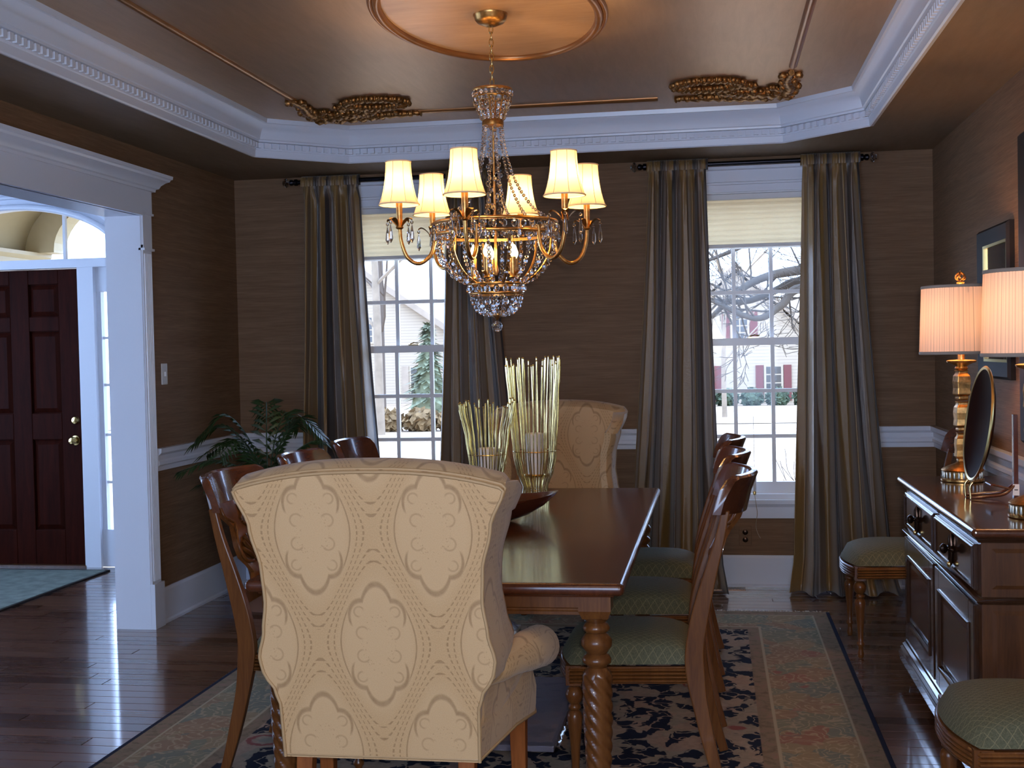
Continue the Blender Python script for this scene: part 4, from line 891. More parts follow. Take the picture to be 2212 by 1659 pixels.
# ================================================================== BUFFET LAMPS
SZ = .848
def buffet_lamp(x, y, label):
    e = empty('buffet_lamp', (x, y, SZ), label=label, cat='lamp', group='buffet lamps on the sideboard')
    mb = MB().lathe([(.080, 0), (.084, .003), (.084, .010), (.078, .013), (.070, .014)], 36); mb.lathe([(.070, .040), (.080, .041), (.083, .046), (.078, .051), (.050, .064), (.030, .072), (.022, .078)], 36); mb.lathe([(.068, .012), (.068, .042)], 30)
    b = mb.build('base', 'antique_gold', e, 40); mb = MB()
    for k in range(26): a = 2*pi*k/26; mb.lathe([(.003, .012), (.0055, .018), (.004, .026), (.0055, .036), (.003, .041)], 8, (.076*cos(a), .076*sin(a), 0))
    mb.build('gallery_balusters', 'silver_edge', b, 50)
    mb = MB(); z = .074
    for k in range(3):
        for (r, dz) in ((.020, 0), (.026, .010), (.023, .022), (.036, .032), (.034, .060), (.036, .095), (.034, .112), (.024, .120)): pass
        prof = [(.024, z), (.030, z+.008), (.026, z+.016), (.039, z+.024), (.036, z+.050), (.039, z+.076), (.036, z+.098), (.028, z+.108), (.026, z+.116), (.032, z+.122)]
        mb.lathe(prof, 4, a0=pi/4+.12*k); z += .126
    st = mb.build('stem', 'antique_gold', e); bevel(st, .003)
    mb = MB().lathe([(.020, .448), (.026, .456), (.022, .464), (.034, .472), (.056, .480), (.058, .486), (.048, .489), (.014, .491), (.013, .535)], 28); mb.build('candle_cup', 'antique_gold', e, 40)
    rb, rt_ = .160, .150; z0, z1 = .515, .787
    mb = MB(); NP = 150; mb.grid(lambda u, v: ((lerp(rb, rt_, v)+.0012*cos(2*pi*u*75))*cos(2*pi*u), (lerp(rb, rt_, v)+.0012*cos(2*pi*u*75))*sin(2*pi*u), lerp(z0, z1, v)), NP, 1, True); sh = mb.build('shade', 'drum_silk', e, 60)
    for (r, z) in ((rb+.001, z0+.004), (rt_+.001, z1-.004)):
        mb = MB(); mb.lathe([(r, z-.006), (r+.002, z-.004), (r+.002, z+.004), (r, z+.006), (r-.003, z+.005), (r-.003, z-.005), (r, z-.006)], 64); mb.f = mb.f[:-2]; mb.build('shade_trim', 'drum_trim', sh, 50)
    mb = MB().tube([(-rt_, 0, z1-.03), (rt_, 0, z1-.03)], .002, 6).tube([(0, -rt_, z1-.03), (0, rt_, z1-.03)], .002, 6).tube([(0, 0, .535), (0, 0, .80)], .004, 8); mb.build('harp', 'brass', e, 50)
    MB().ball((.03, 0, .63), .028, 14, 10, 1.25).build('bulb', 'bulb_glow', e, 60)
    mb = MB().lathe([(.004, .79), (.014, .796), (.016, .802), (.006, .806), (.006, .812)], 14)
    for k in range(5):
        a = 2*pi*k/5; mb.tube(catmull([(0, 0, .808), (.018*cos(a), .018*sin(a), .816), (.016*cos(a+.5), .016*sin(a+.5), .832), (.004*cos(a), .004*sin(a), .842)], 4), .0035, 6)
    mb.tube([(0, 0, .83), (0, 0, .852)], [.005, .001], 6); mb.build('finial', 'antique_gold', e, 50)
    l = lamp('lamp_bulb', (0, 0, .66), 10, (1, .62, .34), .03, e)
    return e
buffet_lamp(.985, 5.20, 'gold buffet lamp with pleated drum shade at the window end of the sideboard')
buffet_lamp(1.005, 4.13, 'gold buffet lamp with pleated drum shade at the camera end of the sideboard')
plain('plate_dark', (.020, .008, .006), .5, spec=.01)
# decorative plate on an easel
e = empty('decorative_plate', (.985, 4.62, SZ), label='dark bronze plate with gold rim standing on an easel between the lamps', cat='plate')
T = Matrix.Translation((-.03, 0, .265)) @ Matrix.Rotation(radians(8), 4, 'Y') @ Matrix.Rotation(-pi/2, 4, 'Y')
MB().lathe([(.001, -.012), (.10, -.008), (.17, .006), (.200, .020), (.203, .024), (.199, .027), (.165, .014), (.10, .001), (.001, -.004)], 56, M=T).build('dish', 'plate_dark', e, 50)
mb = MB(); mb.lathe([(.196, .022), (.206, .021), (.209, .025), (.204, .030), (.196, .028), (.196, .022)], 56, M=T); mb.f = mb.f[:-2]; mb.build('gold_rim', 'gold_fillet', e, 50)
mb = MB()
for s in (-1, 1): mb.tube(catmull([(-.092, s*.045, .004), (-.094, s*.045, .045), (-.084, s*.045, .062)], 4), .0042, 8)
mb.build('easel_hooks', 'brass', e, 50); mb = MB()
for s in (-1, 1): mb.tube(catmull([(-.092, s*.045, .006), (-.03, s*.045, .012), (.03, s*.03, .02), (.066, s*.008, .05)], 5), .005, 8)
mb.tube([(-.02, -.045, .052), (-.02, .045, .052)], .004, 8); mb.tube([(-.02, 0, .052), (.066, 0, .03)], .004, 8); mb.build('easel_base', 'bowl_wood', e, 50)
bevel(MB().box(.062, .078, -.012, .012, 0, .30).build('easel_post', 'bowl_wood', e), .002)
tg = MB().box(.058, .080, -.0145, -.0125, .012, .052).build('price_tag', 'paper_tag', e); MB().box(.063, .075, -.0152, -.0146, .030, .034).build('tag_print', 'ink', tg)
# pictures on the right wall
def picture(y0, y1, z0, z1, fw_, label, mirror=False, name='framed_picture'):
    e = empty(name, (XR, (y0+y1)/2, (z0+z1)/2), label=label, cat='mirror' if mirror else 'picture'); a, b = (y1-y0)/2, (z1-z0)/2
    mb = MB(); mb.loop_profile([(-a, -b), (a, -b), (a, b), (-a, b)], [(0, .0), (0, .020), (.012, .032), (fw_*.6, .026), (fw_, .016), (fw_, .006)]); mb.v = [(-c, p, q) for p, q, c in mb.v]; mb.build('frame', 'dark_frame', e, 30)
    mb = MB(); mb.loop_profile([(-a+fw_, -b+fw_), (a-fw_, -b+fw_), (a-fw_, b-fw_), (-a+fw_, b-fw_)], [(-.002, .006), (-.002, .020), (.010, .018), (.010, .006)]); mb.v = [(-c, p, q) for p, q, c in mb.v]; mb.build('inner_fillet', 'gold_fillet' if not mirror else 'silver_edge', e, 30)
    w = fw_+.008; MB().box(-.009, -.005, -a+w, a-w, -b+w, b-w).build('glass' if not mirror else 'mirror_plate', 'print_dark' if not mirror else 'mirror_glass', e)
n = N('print_dark', .12); n.col(n.ramp(n.noise(n.co(), 5, 4), [(.3, (.055, .05, .045)), (.7, (.14, .12, .09))])); n.coat(.8, .03)
picture(5.41, 6.01, 1.245, 1.915, .075, 'dark framed picture with gold fillet behind the window-end lamp')
picture(4.00, 5.22, 1.00, 2.235, .07, 'tall dark framed wall mirror edged in silver above the sideboard', True, 'wall_mirror')
# ================================================================== TABLE TOP THINGS
def twig_vase(x, y, prof, ztop, crad, c0, c1, n_, seed, label):
    R = random.Random(seed); e = empty('candle_holder', (x, y, .76), label=label, cat='candle holder', group='gold twig candle holders on the table')
    for k in range(n_):
        a = 2*pi*k/n_+R.uniform(-.04, .04); jt = R.uniform(-.03, .012); pts = []; ph = R.uniform(0, 6); zm = ztop+jt
        for i in range(11):
            t = i/10; z = zm*t; r = interp(prof, z)+R.uniform(-.0022, .0022); aa = a+.03*sin(4*t+ph); pts.append((r*cos(aa), r*sin(aa), max(.003, z)))
        mb = MB().tube(pts, [.0024+.0008*R.random() for _ in pts], 5); mb.ball(pts[-1], .0042, 5, 4); mb.build('twig', 'twig_gold', e, 60)
    for z in (.046, .215): mb = MB(); r = interp(prof, z); mb.tube([(r*cos(2*pi*k/36), r*sin(2*pi*k/36), z) for k in range(36)], .002, 5, closed=True); mb.build('wire_hoop', 'twig_gold', e, 60)
    MB().lathe([(.045, c0-.012), (.048, c0-.004), (.044, c0)], 24).build('candle_plate', 'twig_gold', e, 40)
    MB().lathe([(crad, c0), (crad, c1-.004), (crad-.004, c1), (crad-.012, c1-.003), (.002, c1-.005)], 24).build('pillar_candle', 'candle_wax', e, 40)
    MB().tube([(0, 0, c1-.005), (.001, 0, c1+.012)], .0012, 5).build('wick', 'ink', e)
twig_vase(-.776, 5.30, [(0, .059), (.035, .050), (.05, .047), (.07, .056), (.11, .074), (.17, .089), (.25, .096), (.40, .106), (.61, .119)], .612, .038, .115, .293, 40, 5, 'tall gold twig hurricane holder with white candle on the table')
twig_vase(-.957, 5.15, [(0, .055), (.03, .046), (.05, .043), (.08, .052), (.12, .064), (.20, .080), (.27, .090), (.44, .119)], .438, .040, .10, .242, 34, 6, 'short flared gold twig hurricane holder with white candle on the table')
e = empty('wooden_bowl', (-.90, 4.62, .76), rz=radians(12), label='dark red boat-shaped wooden bowl on the table before the candle holders', cat='bowl')
mb = MB(); nr = 44
rows = [(.30, 0, 0), (.42, .004, 0), (.62, .022, .002), (.82, .05, .008), (.97, .082, .016), (1, .088, .02), (.97, .087, .018), (.80, .058, .010), (.58, .030, .003), (.25, .016, 0)]
for (sc, z, tip) in rows:
    for k in range(nr):
        a = 2*pi*k/nr; c_, s_ = cos(a), sin(a); mb.v.append((.31*sc*(abs(c_)**.9)*(1 if c_ > 0 else -1), .155*sc*s_*(1-.25*c_*c_), z+tip*abs(c_)**3*1.2))
mb.f = [(j*nr+i, j*nr+(i+1) % nr, (j+1)*nr+(i+1) % nr, (j+1)*nr+i) for j in range(len(rows)-1) for i in range(nr)] + [tuple(range(nr)), tuple(range((len(rows)-1)*nr, len(rows)*nr))]
mb.build('bowl_shell', 'bowl_wood', e, 60); 
# wrapped things under the table
e = empty('wrapped_panel', (-.84, 4.66, .010), label='flat grey panel wrapped in clear plastic lying on the rug under the table', cat='panel')
plain('leaf_pale', (.34, .30, .31), .5)
bevel(MB().box(-.27, .27, -.45, .45, .004, .026).build('panel_board', 'leaf_pale', e), .004)
mb = MB(); R = random.Random(3); mb.grid(lambda u, v: (lerp(-.285, .285, u), lerp(-.47, .47, v), .030+R.uniform(-.002, .003) if 0 < u < 1 and 0 < v < 1 else .006+R.uniform(0, .01)), 26, 34); mb.build('plastic_wrap', 'clear_plastic', e, 60)
e = empty('plastic_package', (-1.0, 5.60, .010), label='crinkled clear plastic package on the rug under the far table end', cat='package')
mb = MB(); R = random.Random(4); mb.grid(lambda u, v: (lerp(-.12, .12, u), lerp(-.10, .10, v), .006+(.15+R.uniform(-.012, .012))*(1-abs(2*u-1)**4)*(1-abs(2*v-1)**4)), 14, 12); mb.build('plastic_bag', 'clear_plastic', e)
bevel(MB().box(-.09, .09, -.07, .07, .004, .12).build('carton', 'white_plastic', e), .004)
# ================================================================== PALM
e = empty('potted_palm', (-2.45, 6.50, 0), label='green potted palm in the corner beside the window curtain', cat='plant')
MB().lathe([(.13, 0), (.15, .02), (.14, .06), (.10, .10), (.11, .2), (.17, .45), (.19, .60), (.20, .66), (.18, .67), (.165, .64), (.12, .62)], 32).build('urn', 'terracotta', e, 40)
MB().lathe([(.02, .615), (.16, .625), (.15, .63), (.01, .635)], 24).build('soil', 'soil', e, 40)
R = random.Random(12); fr = [(-2.6, .52, .22), (2.9, .46, .30), (2.3, .40, .20), (-2.2, .44, .14), (-1.2, .5, .2), (-.6, .52, .26), (.1, .46, .18), (.7, .36, .42), (1.2, .32, .46), (1.9, .30, .52), (-1.8, .5, .34), (-.2, .40, .44), (3.6, .40, .46), (-.95, .42, .12), (-2.95, .44, .40), (.35, .5, .30), (-1.5, .46, .12), (2.6, .3, .12)]
for (a, L_, H_) in fr:
    d = Vector((cos(a), sin(a), 0)); mb = MB(); L_ *= .86; P = catmull([(0, 0, .63), tuple(d*L_*.22+Vector((0, 0, .63+H_*.62))), tuple(d*L_*.6+Vector((0, 0, .63+H_))), tuple(d*L_+Vector((0, 0, .63+H_*.80)))], 7)
    mb.tube(P, [lerp(.005, .0015, i/(len(P)-1)) for i in range(len(P))], 5)
    sd = Vector((-d.y, d.x, 0)); m = len(P)
    for i in range(5, m):
        for s in (-1, 1):
            p = P[i]; t = (P[min(i+1, m-1)]-P[i-1]).normalized(); ln = .13*(1-.55*abs(i/m-.55))*R.uniform(.8, 1.1); w = .012
            q = p+(sd*s*.75+t*.65).normalized()*ln+Vector((0, 0, -.035)); mid = (p+q)/2+Vector((0, 0, .012)); up_ = Vector((0, 0, .0015)); cr_ = t*w
            mb.add([p, mid+cr_, q, mid-cr_, mid+up_*2], [(0,1,4),(1,2,4),(2,3,4),(3,0,4)])
    mb.build('frond', 'palm_green', e)
# ================================================================== CHANDELIER
CH = empty('chandelier', (CX, CY, ZT), label='antique gold crystal basket chandelier with six cream shades over the table', cat='chandelier')
Z = lambda z: z-ZT
MB().lathe([(.020, -.046), (.030, -.042), (.050, -.034), (.060, -.022), (.063, -.010), (.066, -.006), (.066, 0)], 32).build('canopy', 'antique_gold', CH, 40)
n_l = 9; z0, z1 = ZT-.046, 2.415; hh = (z0-z1)/n_l
mb = MB(); mb.tube([(.0075*cos(2*pi*k/14), 0, (hh*.68)*sin(2*pi*k/14)) for k in range(14)], .0022, 6, closed=True); lk = mb.mesh('chain_link', 'brass', 60)
for k in range(n_l): link('chain_link', lk, CH, (0, 0, Z(z0-hh*(k+.5))), (0, 0, (k % 2)*pi/2+.3))
def bead(mb, c, r, sz=1.0): mb.lathe([(r*.35, -r*sz), (r*.92, -r*sz*.42), (r*.92, r*sz*.42), (r*.35, r*sz)], 6, c, a0=random.random())
def hoop(r, z, h, t, name='ring', par=CH, mat='antique_gold'):
    mb = MB(); mb.lathe([(r-t, Z(z)-h), (r, Z(z)-h), (r+t*.8, Z(z)-h*.4), (r+t*.8, Z(z)+h*.4), (r, Z(z)+h), (r-t, Z(z)+h), (r-t, Z(z)-h)], 64); mb.f = mb.f[:-2]; return mb.build(name, mat, par, 50)
def bead_row(r, z, n, br, name, par, sz=1.2):
    mb = MB()
    for k in range(n): bead(mb, (r*cos(2*pi*k/n), r*sin(2*pi*k/n), Z(z)), br, sz)
    return tag(mb.build(name, 'crystal', par), kind='stuff')
# crown
cw = empty('crown'); cw.parent = CH
hoop(.074, 2.398, .005, .003, 'crown_rim', cw); hoop(.071, 2.372, .003, .003, 'crown_rim', cw); bead_row(.073, 2.385, 22, .008, 'crown_beads', cw); bead_row(.068, 2.360, 18, .0085, 'crown_beads', cw, 1.5)
mb = MB()
for k in range(8):
    a = 2*pi*k/8; mb.tube(catmull([(r*cos(a), r*sin(a), Z(z)) for r, z in ((.070, 2.372), (.060, 2.345), (.046, 2.31), (.038, 2.285))], 4), .0035, 6)
mb.build('crown_ribs', 'antique_gold', cw, 50); mb = MB()
for k in range(16):
    a = 2*pi*(k+.5)/16
    for (r, z) in ((.064, 2.345), (.056, 2.328), (.049, 2.311), (.043, 2.295)): bead(mb, (r*cos(a), r*sin(a), Z(z)), .0078, 1.1)
tag(mb.build('crown_beads', 'crystal', cw), kind='stuff')
MB().lathe([(.030, Z(2.262)), (.041, Z(2.266)), (.041, Z(2.280)), (.036, Z(2.288)), (.010, Z(2.290))], 28).build('crown_collar', 'antique_gold', cw, 40)
MB().lathe([(.004, Z(1.70)), (.012, Z(1.72)), (.0055, Z(1.74)), (.0045, Z(2.0)), (.0045, Z(2.41))], 12).build('stem', 'antique_gold', CH, 40)
# central crystal spray round the stem
mb = MB()
for k in range(44):
    t = k/43; z = lerp(2.25, 1.90, t); a = k*2.4; r = .009+.016*sin(pi*t)**.6+.02*max(0, t-.7)*2; bead(mb, (r*cos(a), r*sin(a), Z(z)), lerp(.006, .0105, t), 1.2)
tag(mb.build('stem_crystals', 'crystal', CH), kind='stuff')
ARM0 = radians(23.3)
def strand(pts, br, name, par=CH, gap=1.9):
    P = catmull(pts, 24); mb = MB(); acc = 0; last = P[0]; bead(mb, P[0], br)
    for p, q in zip(P, P[1:]):
        acc += (q-p).length
        if acc >= br*gap: bead(mb, q, br*random.uniform(.85, 1.1)); acc = 0
    return tag(mb.build(name, 'crystal', par), kind='stuff')
for k in range(6):
    a = ARM0+pi/6+k*pi/3; strand([(r*cos(a), r*sin(a), Z(z)) for r, z in ((.036, 2.262), (.050, 2.16), (.085, 2.05), (.150, 1.95), (.225, 1.897))], .0068, 'swag_strand')
# basket
bk = empty('basket'); bk.parent = CH
hoop(.236, 1.897, .006, .005, 'basket_rim', bk); hoop(.232, 1.853, .006, .005, 'basket_rim', bk); bead_row(.236, 1.875, 40, .0115, 'rim_beads', bk, 1.2); bead_row(.226, 1.838, 44, .0085, 'rim_beads', bk, 1.1)
bprof = ((.226, 1.84), (.219, 1.785), (.192, 1.732), (.152, 1.692), (.106, 1.668))
for k in range(18):
    a = ARM0+2*pi*(k+.5)/18; strand([(r*cos(a), r*sin(a), Z(z)) for r, z in bprof], .0088, 'basket_strand', bk, 1.85)
for k in range(6):
    a = ARM0+pi/6+k*pi/3; mb = MB(); mb.tube(catmull([(r*.97*cos(a), r*.97*sin(a), Z(z)) for r, z in bprof], 5), .005, 6); mb.build('basket_rib', 'antique_gold', bk, 50)
hoop(.105, 1.666, .005, .004, 'basket_rim', bk); hoop(.100, 1.630, .005, .004, 'basket_rim', bk); bead_row(.104, 1.648, 18, .0125, 'rim_beads', bk, 1.1)
lo = ((.096, 1.626), (.090, 1.592), (.068, 1.564), (.030, 1.550))
for k in range(12):
    a = 2*pi*k/12; strand([(r*cos(a), r*sin(a), Z(z)) for r, z in lo], .0082, 'basket_strand', bk, 1.8)
mb = MB()
for k in range(5): bead(mb, (0, 0, Z(1.618-k*.014)), .007)
for s in (-1, 1): mb.ball((s*.035, 0, Z(1.60)), .012, 10, 7)
tag(mb.build('inner_drops', 'crystal', bk), kind='stuff')
MB().lathe([(.002, Z(1.528)), (.014, Z(1.544)), (.030, Z(1.549)), (.030, Z(1.554)), (.004, Z(1.556))], 20).build('bottom_cup', 'antique_gold', bk, 40)
MB().ball((0, 0, Z(1.507)), .021, 12, 8).build('crystal_ball', 'crystal', bk)
# pendants and leaves
mb = MB(); bead(mb, (0, 0, -.008), .0065); mb.lathe([(.0008, -.084), (.0085, -.068), (.0062, -.042), (.0024, -.020), (.001, -.014)], 6); pend = mb.mesh('pendant', 'crystal')
mb = MB(); lp = catmull([(.010, 0, 0), (.026, 0, .020), (.044, 0, .030), (.058, 0, .024)], 5); mm = len(lp)
for i, p in enumerate(lp):
    w = .013*sin(pi*(i+.6)/(mm+.2)); mb.v += [(p.x, -w, p.z+.003), (p.x, 0, p.z-.002), (p.x, w, p.z+.003), (p.x, 0, p.z+.003)]
mb.f = [(i*4+k, i*4+(k+1) % 4, (i+1)*4+(k+1) % 4, (i+1)*4+k) for i in range(mm-1) for k in range(4)]; leaf = mb.mesh('leaf', 'antique_gold', 50)
ap = catmull([(r, 0, Z(z)) for r, z in ((.232, 1.872), (.236, 1.82), (.254, 1.772), (.296, 1.745), (.338, 1.768), (.360, 1.825), (.365, 1.878))], 6)
arm_me = MB().tube(ap, .0075, 10).mesh('arm', 'antique_gold', 60)
slv = MB().lathe([(.008, 0), (.015, .006), (.011, .016), (.0115, .03), (.0125, .105), (.010, .108)], 18).mesh('candle_sleeve', 'antique_gold', 40)
sp_ = [(.0750, 0), (.0715, .008), (.0640, .030), (.0570, .058), (.0520, .088), (.0485, .120), (.0470, .150), (.0465, .158)]
mb = MB(); mb.lathe(sp_, 48); mb.f = mb.f[:-2]; sh_me = mb.mesh('shade', 'shade_silk', 60)
mb = MB()
for k in range(8):
    a = 2*pi*k/8; mb.tube([((r+.0005)*cos(a), (r+.0005)*sin(a), z) for r, z in sp_], .0010, 5)
seam_me = mb.mesh('shade_seams', 'shade_trim', 60)
trim_me = [MB().tube([(r*cos(2*pi*k/40), r*sin(2*pi*k/40), z) for k in range(40)], .0028, 6, closed=True).mesh('shade_binding', 'shade_trim', 60) for (r, z) in ((.0750, 0), (.0465, .158))]
bulb_me = MB().lathe([(.006, 0), (.012, .012), (.013, .024), (.007, .042), (.001, .054)], 12).mesh('bulb', 'bulb_glow', 60)
for k in range(6):
    a = ARM0+k*pi/3; ar = link('arm', arm_me, CH, (0, 0, 0), (0, 0, a)); px, py = .365*cos(a), .365*sin(a)
    link('candle_sleeve', slv, ar, (.365, 0, Z(1.872))); link('bulb', bulb_me, ar, (.365, 0, Z(1.985)))
    for j in range(4):
        b = pi/4+j*pi/2; link('leaf', leaf, ar, (.365, 0, Z(1.880)), (0, 0, b))
        rr = .056; link('pendant', pend, ar, (.365+rr*cos(b), rr*sin(b), Z(1.903)))
    sh = link('shade', sh_me, CH, (px, py, Z(1.964)), (0, 0, a+.2)); link('shade_seams', seam_me, sh); [link('shade_binding', q, sh) for q in trim_me]
    lamp('shade_bulb', (px, py, Z(2.035)), 6.2, (1, .62, .27), .012, CH)
for k in range(5):
    a = ARM0+.3+2*pi*k/5; x, y = .085*cos(a), .085*sin(a)
    s_ = link('candle_sleeve', slv, bk, (x, y, Z(1.685)), None, (1, 1, .75)); link('bulb', bulb_me, bk, (x, y, Z(1.765)))
    for j in range(2): link('leaf', leaf, bk, (x, y, Z(1.69)), (0, 0, a+j*pi), (.7, .7, .7))
    lamp('basket_bulb', (x, y, Z(1.80)), 7.5, (1, .60, .25), .012, CH)
for k in range(12):
    a = ARM0+2*pi*k/12+.13; link('pendant', pend, bk, (.242*cos(a), .242*sin(a), Z(1.885)), None, (.8, .8, .8))
# ================================================================== OUTSIDE
def gz(y): return -.45 if y < 9 else (-.45-.95*min(1, (y-9)/51))
mb = MB(); ys_ = [7.6, 9, 15, 25, 40, 60, 120, 250]
for y in ys_: mb.v += [(-160, y, gz(y)), (160, y, gz(y))]
mb.f = [(2*i, 2*i+1, 2*i+3, 2*i+2) for i in range(len(ys_)-1)]
struct(mb, 'ground_lawn', 'snowy_lawn', 'snow-patched brown lawn outside the windows')
mb = MB(); mb.add([(-160, 38.5, gz(38.5)+.02), (160, 38.5, gz(38.5)+.02), (160, 43.5, gz(43.5)+.02), (-160, 43.5, gz(43.5)+.02)], [(0,1,2,3)]); struct(mb, 'street', 'asphalt', 'pale street running across beyond the lawn')
def hwindow(e, x, z0, z1, w, y, shut, sm='shutter_red'):
    f = MB().box(x-w/2-.07, x+w/2+.07, y-.08, y, z0-.07, z1+.07).build('window', 'house_white', e)
    for a in range(2):
        for b in range(4): xa = lerp(x-w/2, x+w/2, a/2)+.03; za = lerp(z0, z1, b/4)+.03; MB().box(xa, xa+w/2-.06, y-.09, y-.075, za, za+(z1-z0)/4-.06).build('pane', 'house_glass', f)
    for s in (-1, 1): MB().box(x+s*(w/2+.10+shut/2)-shut/2, x+s*(w/2+.10+shut/2)+shut/2, y-.06, y, z0-.05, z1+.05).build('shutter', sm, e)
e = empty('neighbour_house', (0, 60, gz(60)), label='white clapboard house with dark red shutters seen through the window near the sideboard', cat='house')
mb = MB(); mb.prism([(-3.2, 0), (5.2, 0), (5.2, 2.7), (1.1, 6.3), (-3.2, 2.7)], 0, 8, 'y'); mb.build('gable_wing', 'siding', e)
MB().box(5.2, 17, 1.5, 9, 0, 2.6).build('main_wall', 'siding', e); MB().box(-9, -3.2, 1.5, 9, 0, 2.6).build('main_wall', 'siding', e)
for (a, b) in ((-3.7, 1.1), (5.7, 1.1)):
    mb = MB(); mb.prism([(a, 2.35), (b, 6.45), (b, 6.75), (a, 2.6)], -.4, 8.3, 'y'); mb.build('roof_slope', 'snow_roof', e)
for x0, x1 in ((3.5, 17.5), (-9.5, -1.5)):
    mb = MB(); mb.prism([(1.0, 2.55), (5.2, 5.4), (9.5, 2.55), (9.5, 2.75), (5.2, 5.7), (1.0, 2.75)], x0, x1, 'x'); mb.build('main_roof', 'snow_roof', e)
for (x, z0, z1, w, y) in ((1.25, 3.1, 4.4, .75, 0), (2.8, .2, 1.8, .75, 0), (-.45, .2, 1.8, .75, 0), (8.2, .3, 1.8, .9, 1.5), (12, .3, 1.8, .9, 1.5), (-7, .3, 1.8, .9, 1.5)): hwindow(e, x, z0, z1, w, y, .36)
MB().box(-1.5, -.5, 5, 6, 4.5, 7.4).build('chimney', 'shutter_red', e)
e = empty('distant_house', (-19, 66, gz(66)), label='pale snow-roofed house seen through the window behind the chandelier', cat='house')
mb = MB(); mb.prism([(-6, 0), (6, 0), (6, 3), (0, 7), (-6, 3)], 0, 9, 'y'); mb.build('gable_wall', 'siding', e)
for a in (-6.6, 6.6): mb = MB(); mb.prism([(a, 2.6), (0, 7.1), (0, 7.5), (a, 2.95)], -.5, 9.4, 'y'); mb.build('roof_slope', 'snow_roof', e)
for (x, z0, z1) in ((-3, .4, 2), (3, .4, 2), (0, 3.4, 4.8)): hwindow(e, x, z0, z1, .9, 0, .4, 'snow_roof')
# trees
def grow(mb, p, d, L_, r, depth, R, tw=.5, minr=.004):
    n_ = 4; pts = [p]; rs = [r]
    for k in range(n_):
        d = (d+Vector((R.uniform(-1, 1), R.uniform(-1, 1), R.uniform(-.6, .9)))*.16).normalized(); p = p+d*L_/n_; pts.append(p); rs.append(max(minr, lerp(r, r*.62, (k+1)/n_)))
    mb.tube(pts, rs, 5, caps=False)
    if depth > 0:
        for k in range(R.choice((2, 3, 3))):
            i = R.choice((2, 3, 4)); q = pts[i]; a = (d+Vector((R.uniform(-1, 1), R.uniform(-1, 1), R.uniform(-.5, 1)))*tw*1.5).normalized()
            grow(mb, q, a, L_*R.uniform(.6, .82), max(minr, rs[i]*.62), depth-1, R, tw, minr)
def bare_tree(x, y, h, r, seed, label, mat='bark', depth=5, nb=6):
    R = random.Random(seed); e = empty('bare_tree', (x, y, gz(y)), label=label, cat='tree', group='bare winter trees outside'); mb = MB()
    tr = [(0, 0, -.1), (R.uniform(-.1, .1)*r*3, 0, h*.3), (R.uniform(-.2, .2)*r*3, 0, h*.6), (0, 0, h*.8)]; P = catmull(tr, 5); mb.tube(P, [lerp(r, r*.45, i/(len(P)-1)) for i in range(len(P))], 10); mb.build('trunk', mat, e, 60)
    mb = MB()
    for k in range(nb):
        p = P[int(lerp(5, len(P)-1, k/(nb-1)))]; a = R.uniform(0, 6.28); grow(mb, p, Vector((cos(a), sin(a), .9)).normalized(), h*.32, r*.4, depth-1, R, .55, .006)
    mb.build('branches', mat, e)
bare_tree(-6.05, 20, 9, .11, 3, 'pale bare tree with slender trunk beyond the window behind the chandelier', 'pale_bark')
bare_tree(-9.4, 34, 10, .14, 4, 'bare grey tree standing far beyond the chandelier window', 'pale_bark', 5)
bare_tree(-12.6, 46, 11, .14, 5, 'bare brown tree by the street beyond the chandelier window', 'twig_bark', 5)
bare_tree(4.05, 46, 7, .12, 6, 'slim bare tree before the neighbouring house shutters', 'pale_bark', 5)
bare_tree(.35, 44, 6.5, .10, 8, 'slim bare tree by the neighbouring house gable window', 'pale_bark', 5)
bare_tree(7.5, 48, 9, .15, 9, 'bare tree beside the main wing of the neighbouring house', 'twig_bark', 5)
# the big near tree with arching limbs
e = empty('bare_tree', (3.6, 12.2, gz(12.2)), label='large bare tree with thick arching limbs close outside the sideboard window', cat='tree', group='bare winter trees outside'); R = random.Random(21)
g0 = gz(12.2); mb = MB(); mb.tube(catmull([(0, 0, -.1), (.05, 0, 1.4), (-.05, 0, 2.4), (.1, 0, 4.5), (.0, .2, 7)], 5), [lerp(.24, .10, i/20) for i in range(21)], 12); mb.build('trunk', 'bark', e, 60)
limbs = [([(0, 0, 2.4), (-1.1, -.1, 2.75), (-2.0, -.1, 2.72), (-2.75, .0, 2.64), (-3.1, .05, 2.58), (-3.35, 0, 2.45), (-3.62, 0, 2.20)], .075, .022), ([(0, 0, 2.2), (-1.2, .2, 2.45), (-2.1, .2, 2.55), (-2.75, .15, 2.54), (-3.0, .1, 2.45), (-3.3, .1, 2.35), (-3.65, .1, 2.38)], .07, .02),
    ([(0, 0, 2.0), (-1.1, -.2, 2.2), (-2.0, -.1, 2.36), (-2.75, -.1, 2.46), (-2.95, -.1, 2.30), (-3.2, -.1, 2.18), (-3.6, -.1, 2.36)], .07, .02), ([(.05, 0, 3.2), (-1.2, .1, 3.7), (-2.4, .2, 3.4), (-3.2, .2, 2.95), (-3.7, .2, 2.75)], .06, .015)]
mb = MB(); tw_ = MB()
for (pts, r0, r1) in limbs:
    P = catmull(pts, 6); m = len(P); mb.tube(P, [lerp(r0, r1, i/(m-1)) for i in range(m)], 8)
    for i in range(6, m, 1):
        if R.random() < .62: grow(tw_, P[i], Vector((R.uniform(-1, .5), R.uniform(-.6, .6), R.uniform(-.8, 1))).normalized(), R.uniform(.3, .65), .011, 3, R, .5, .0028)
mb.build('limbs', 'bark', e, 60); tw_.build('twigs', 'bark', e)
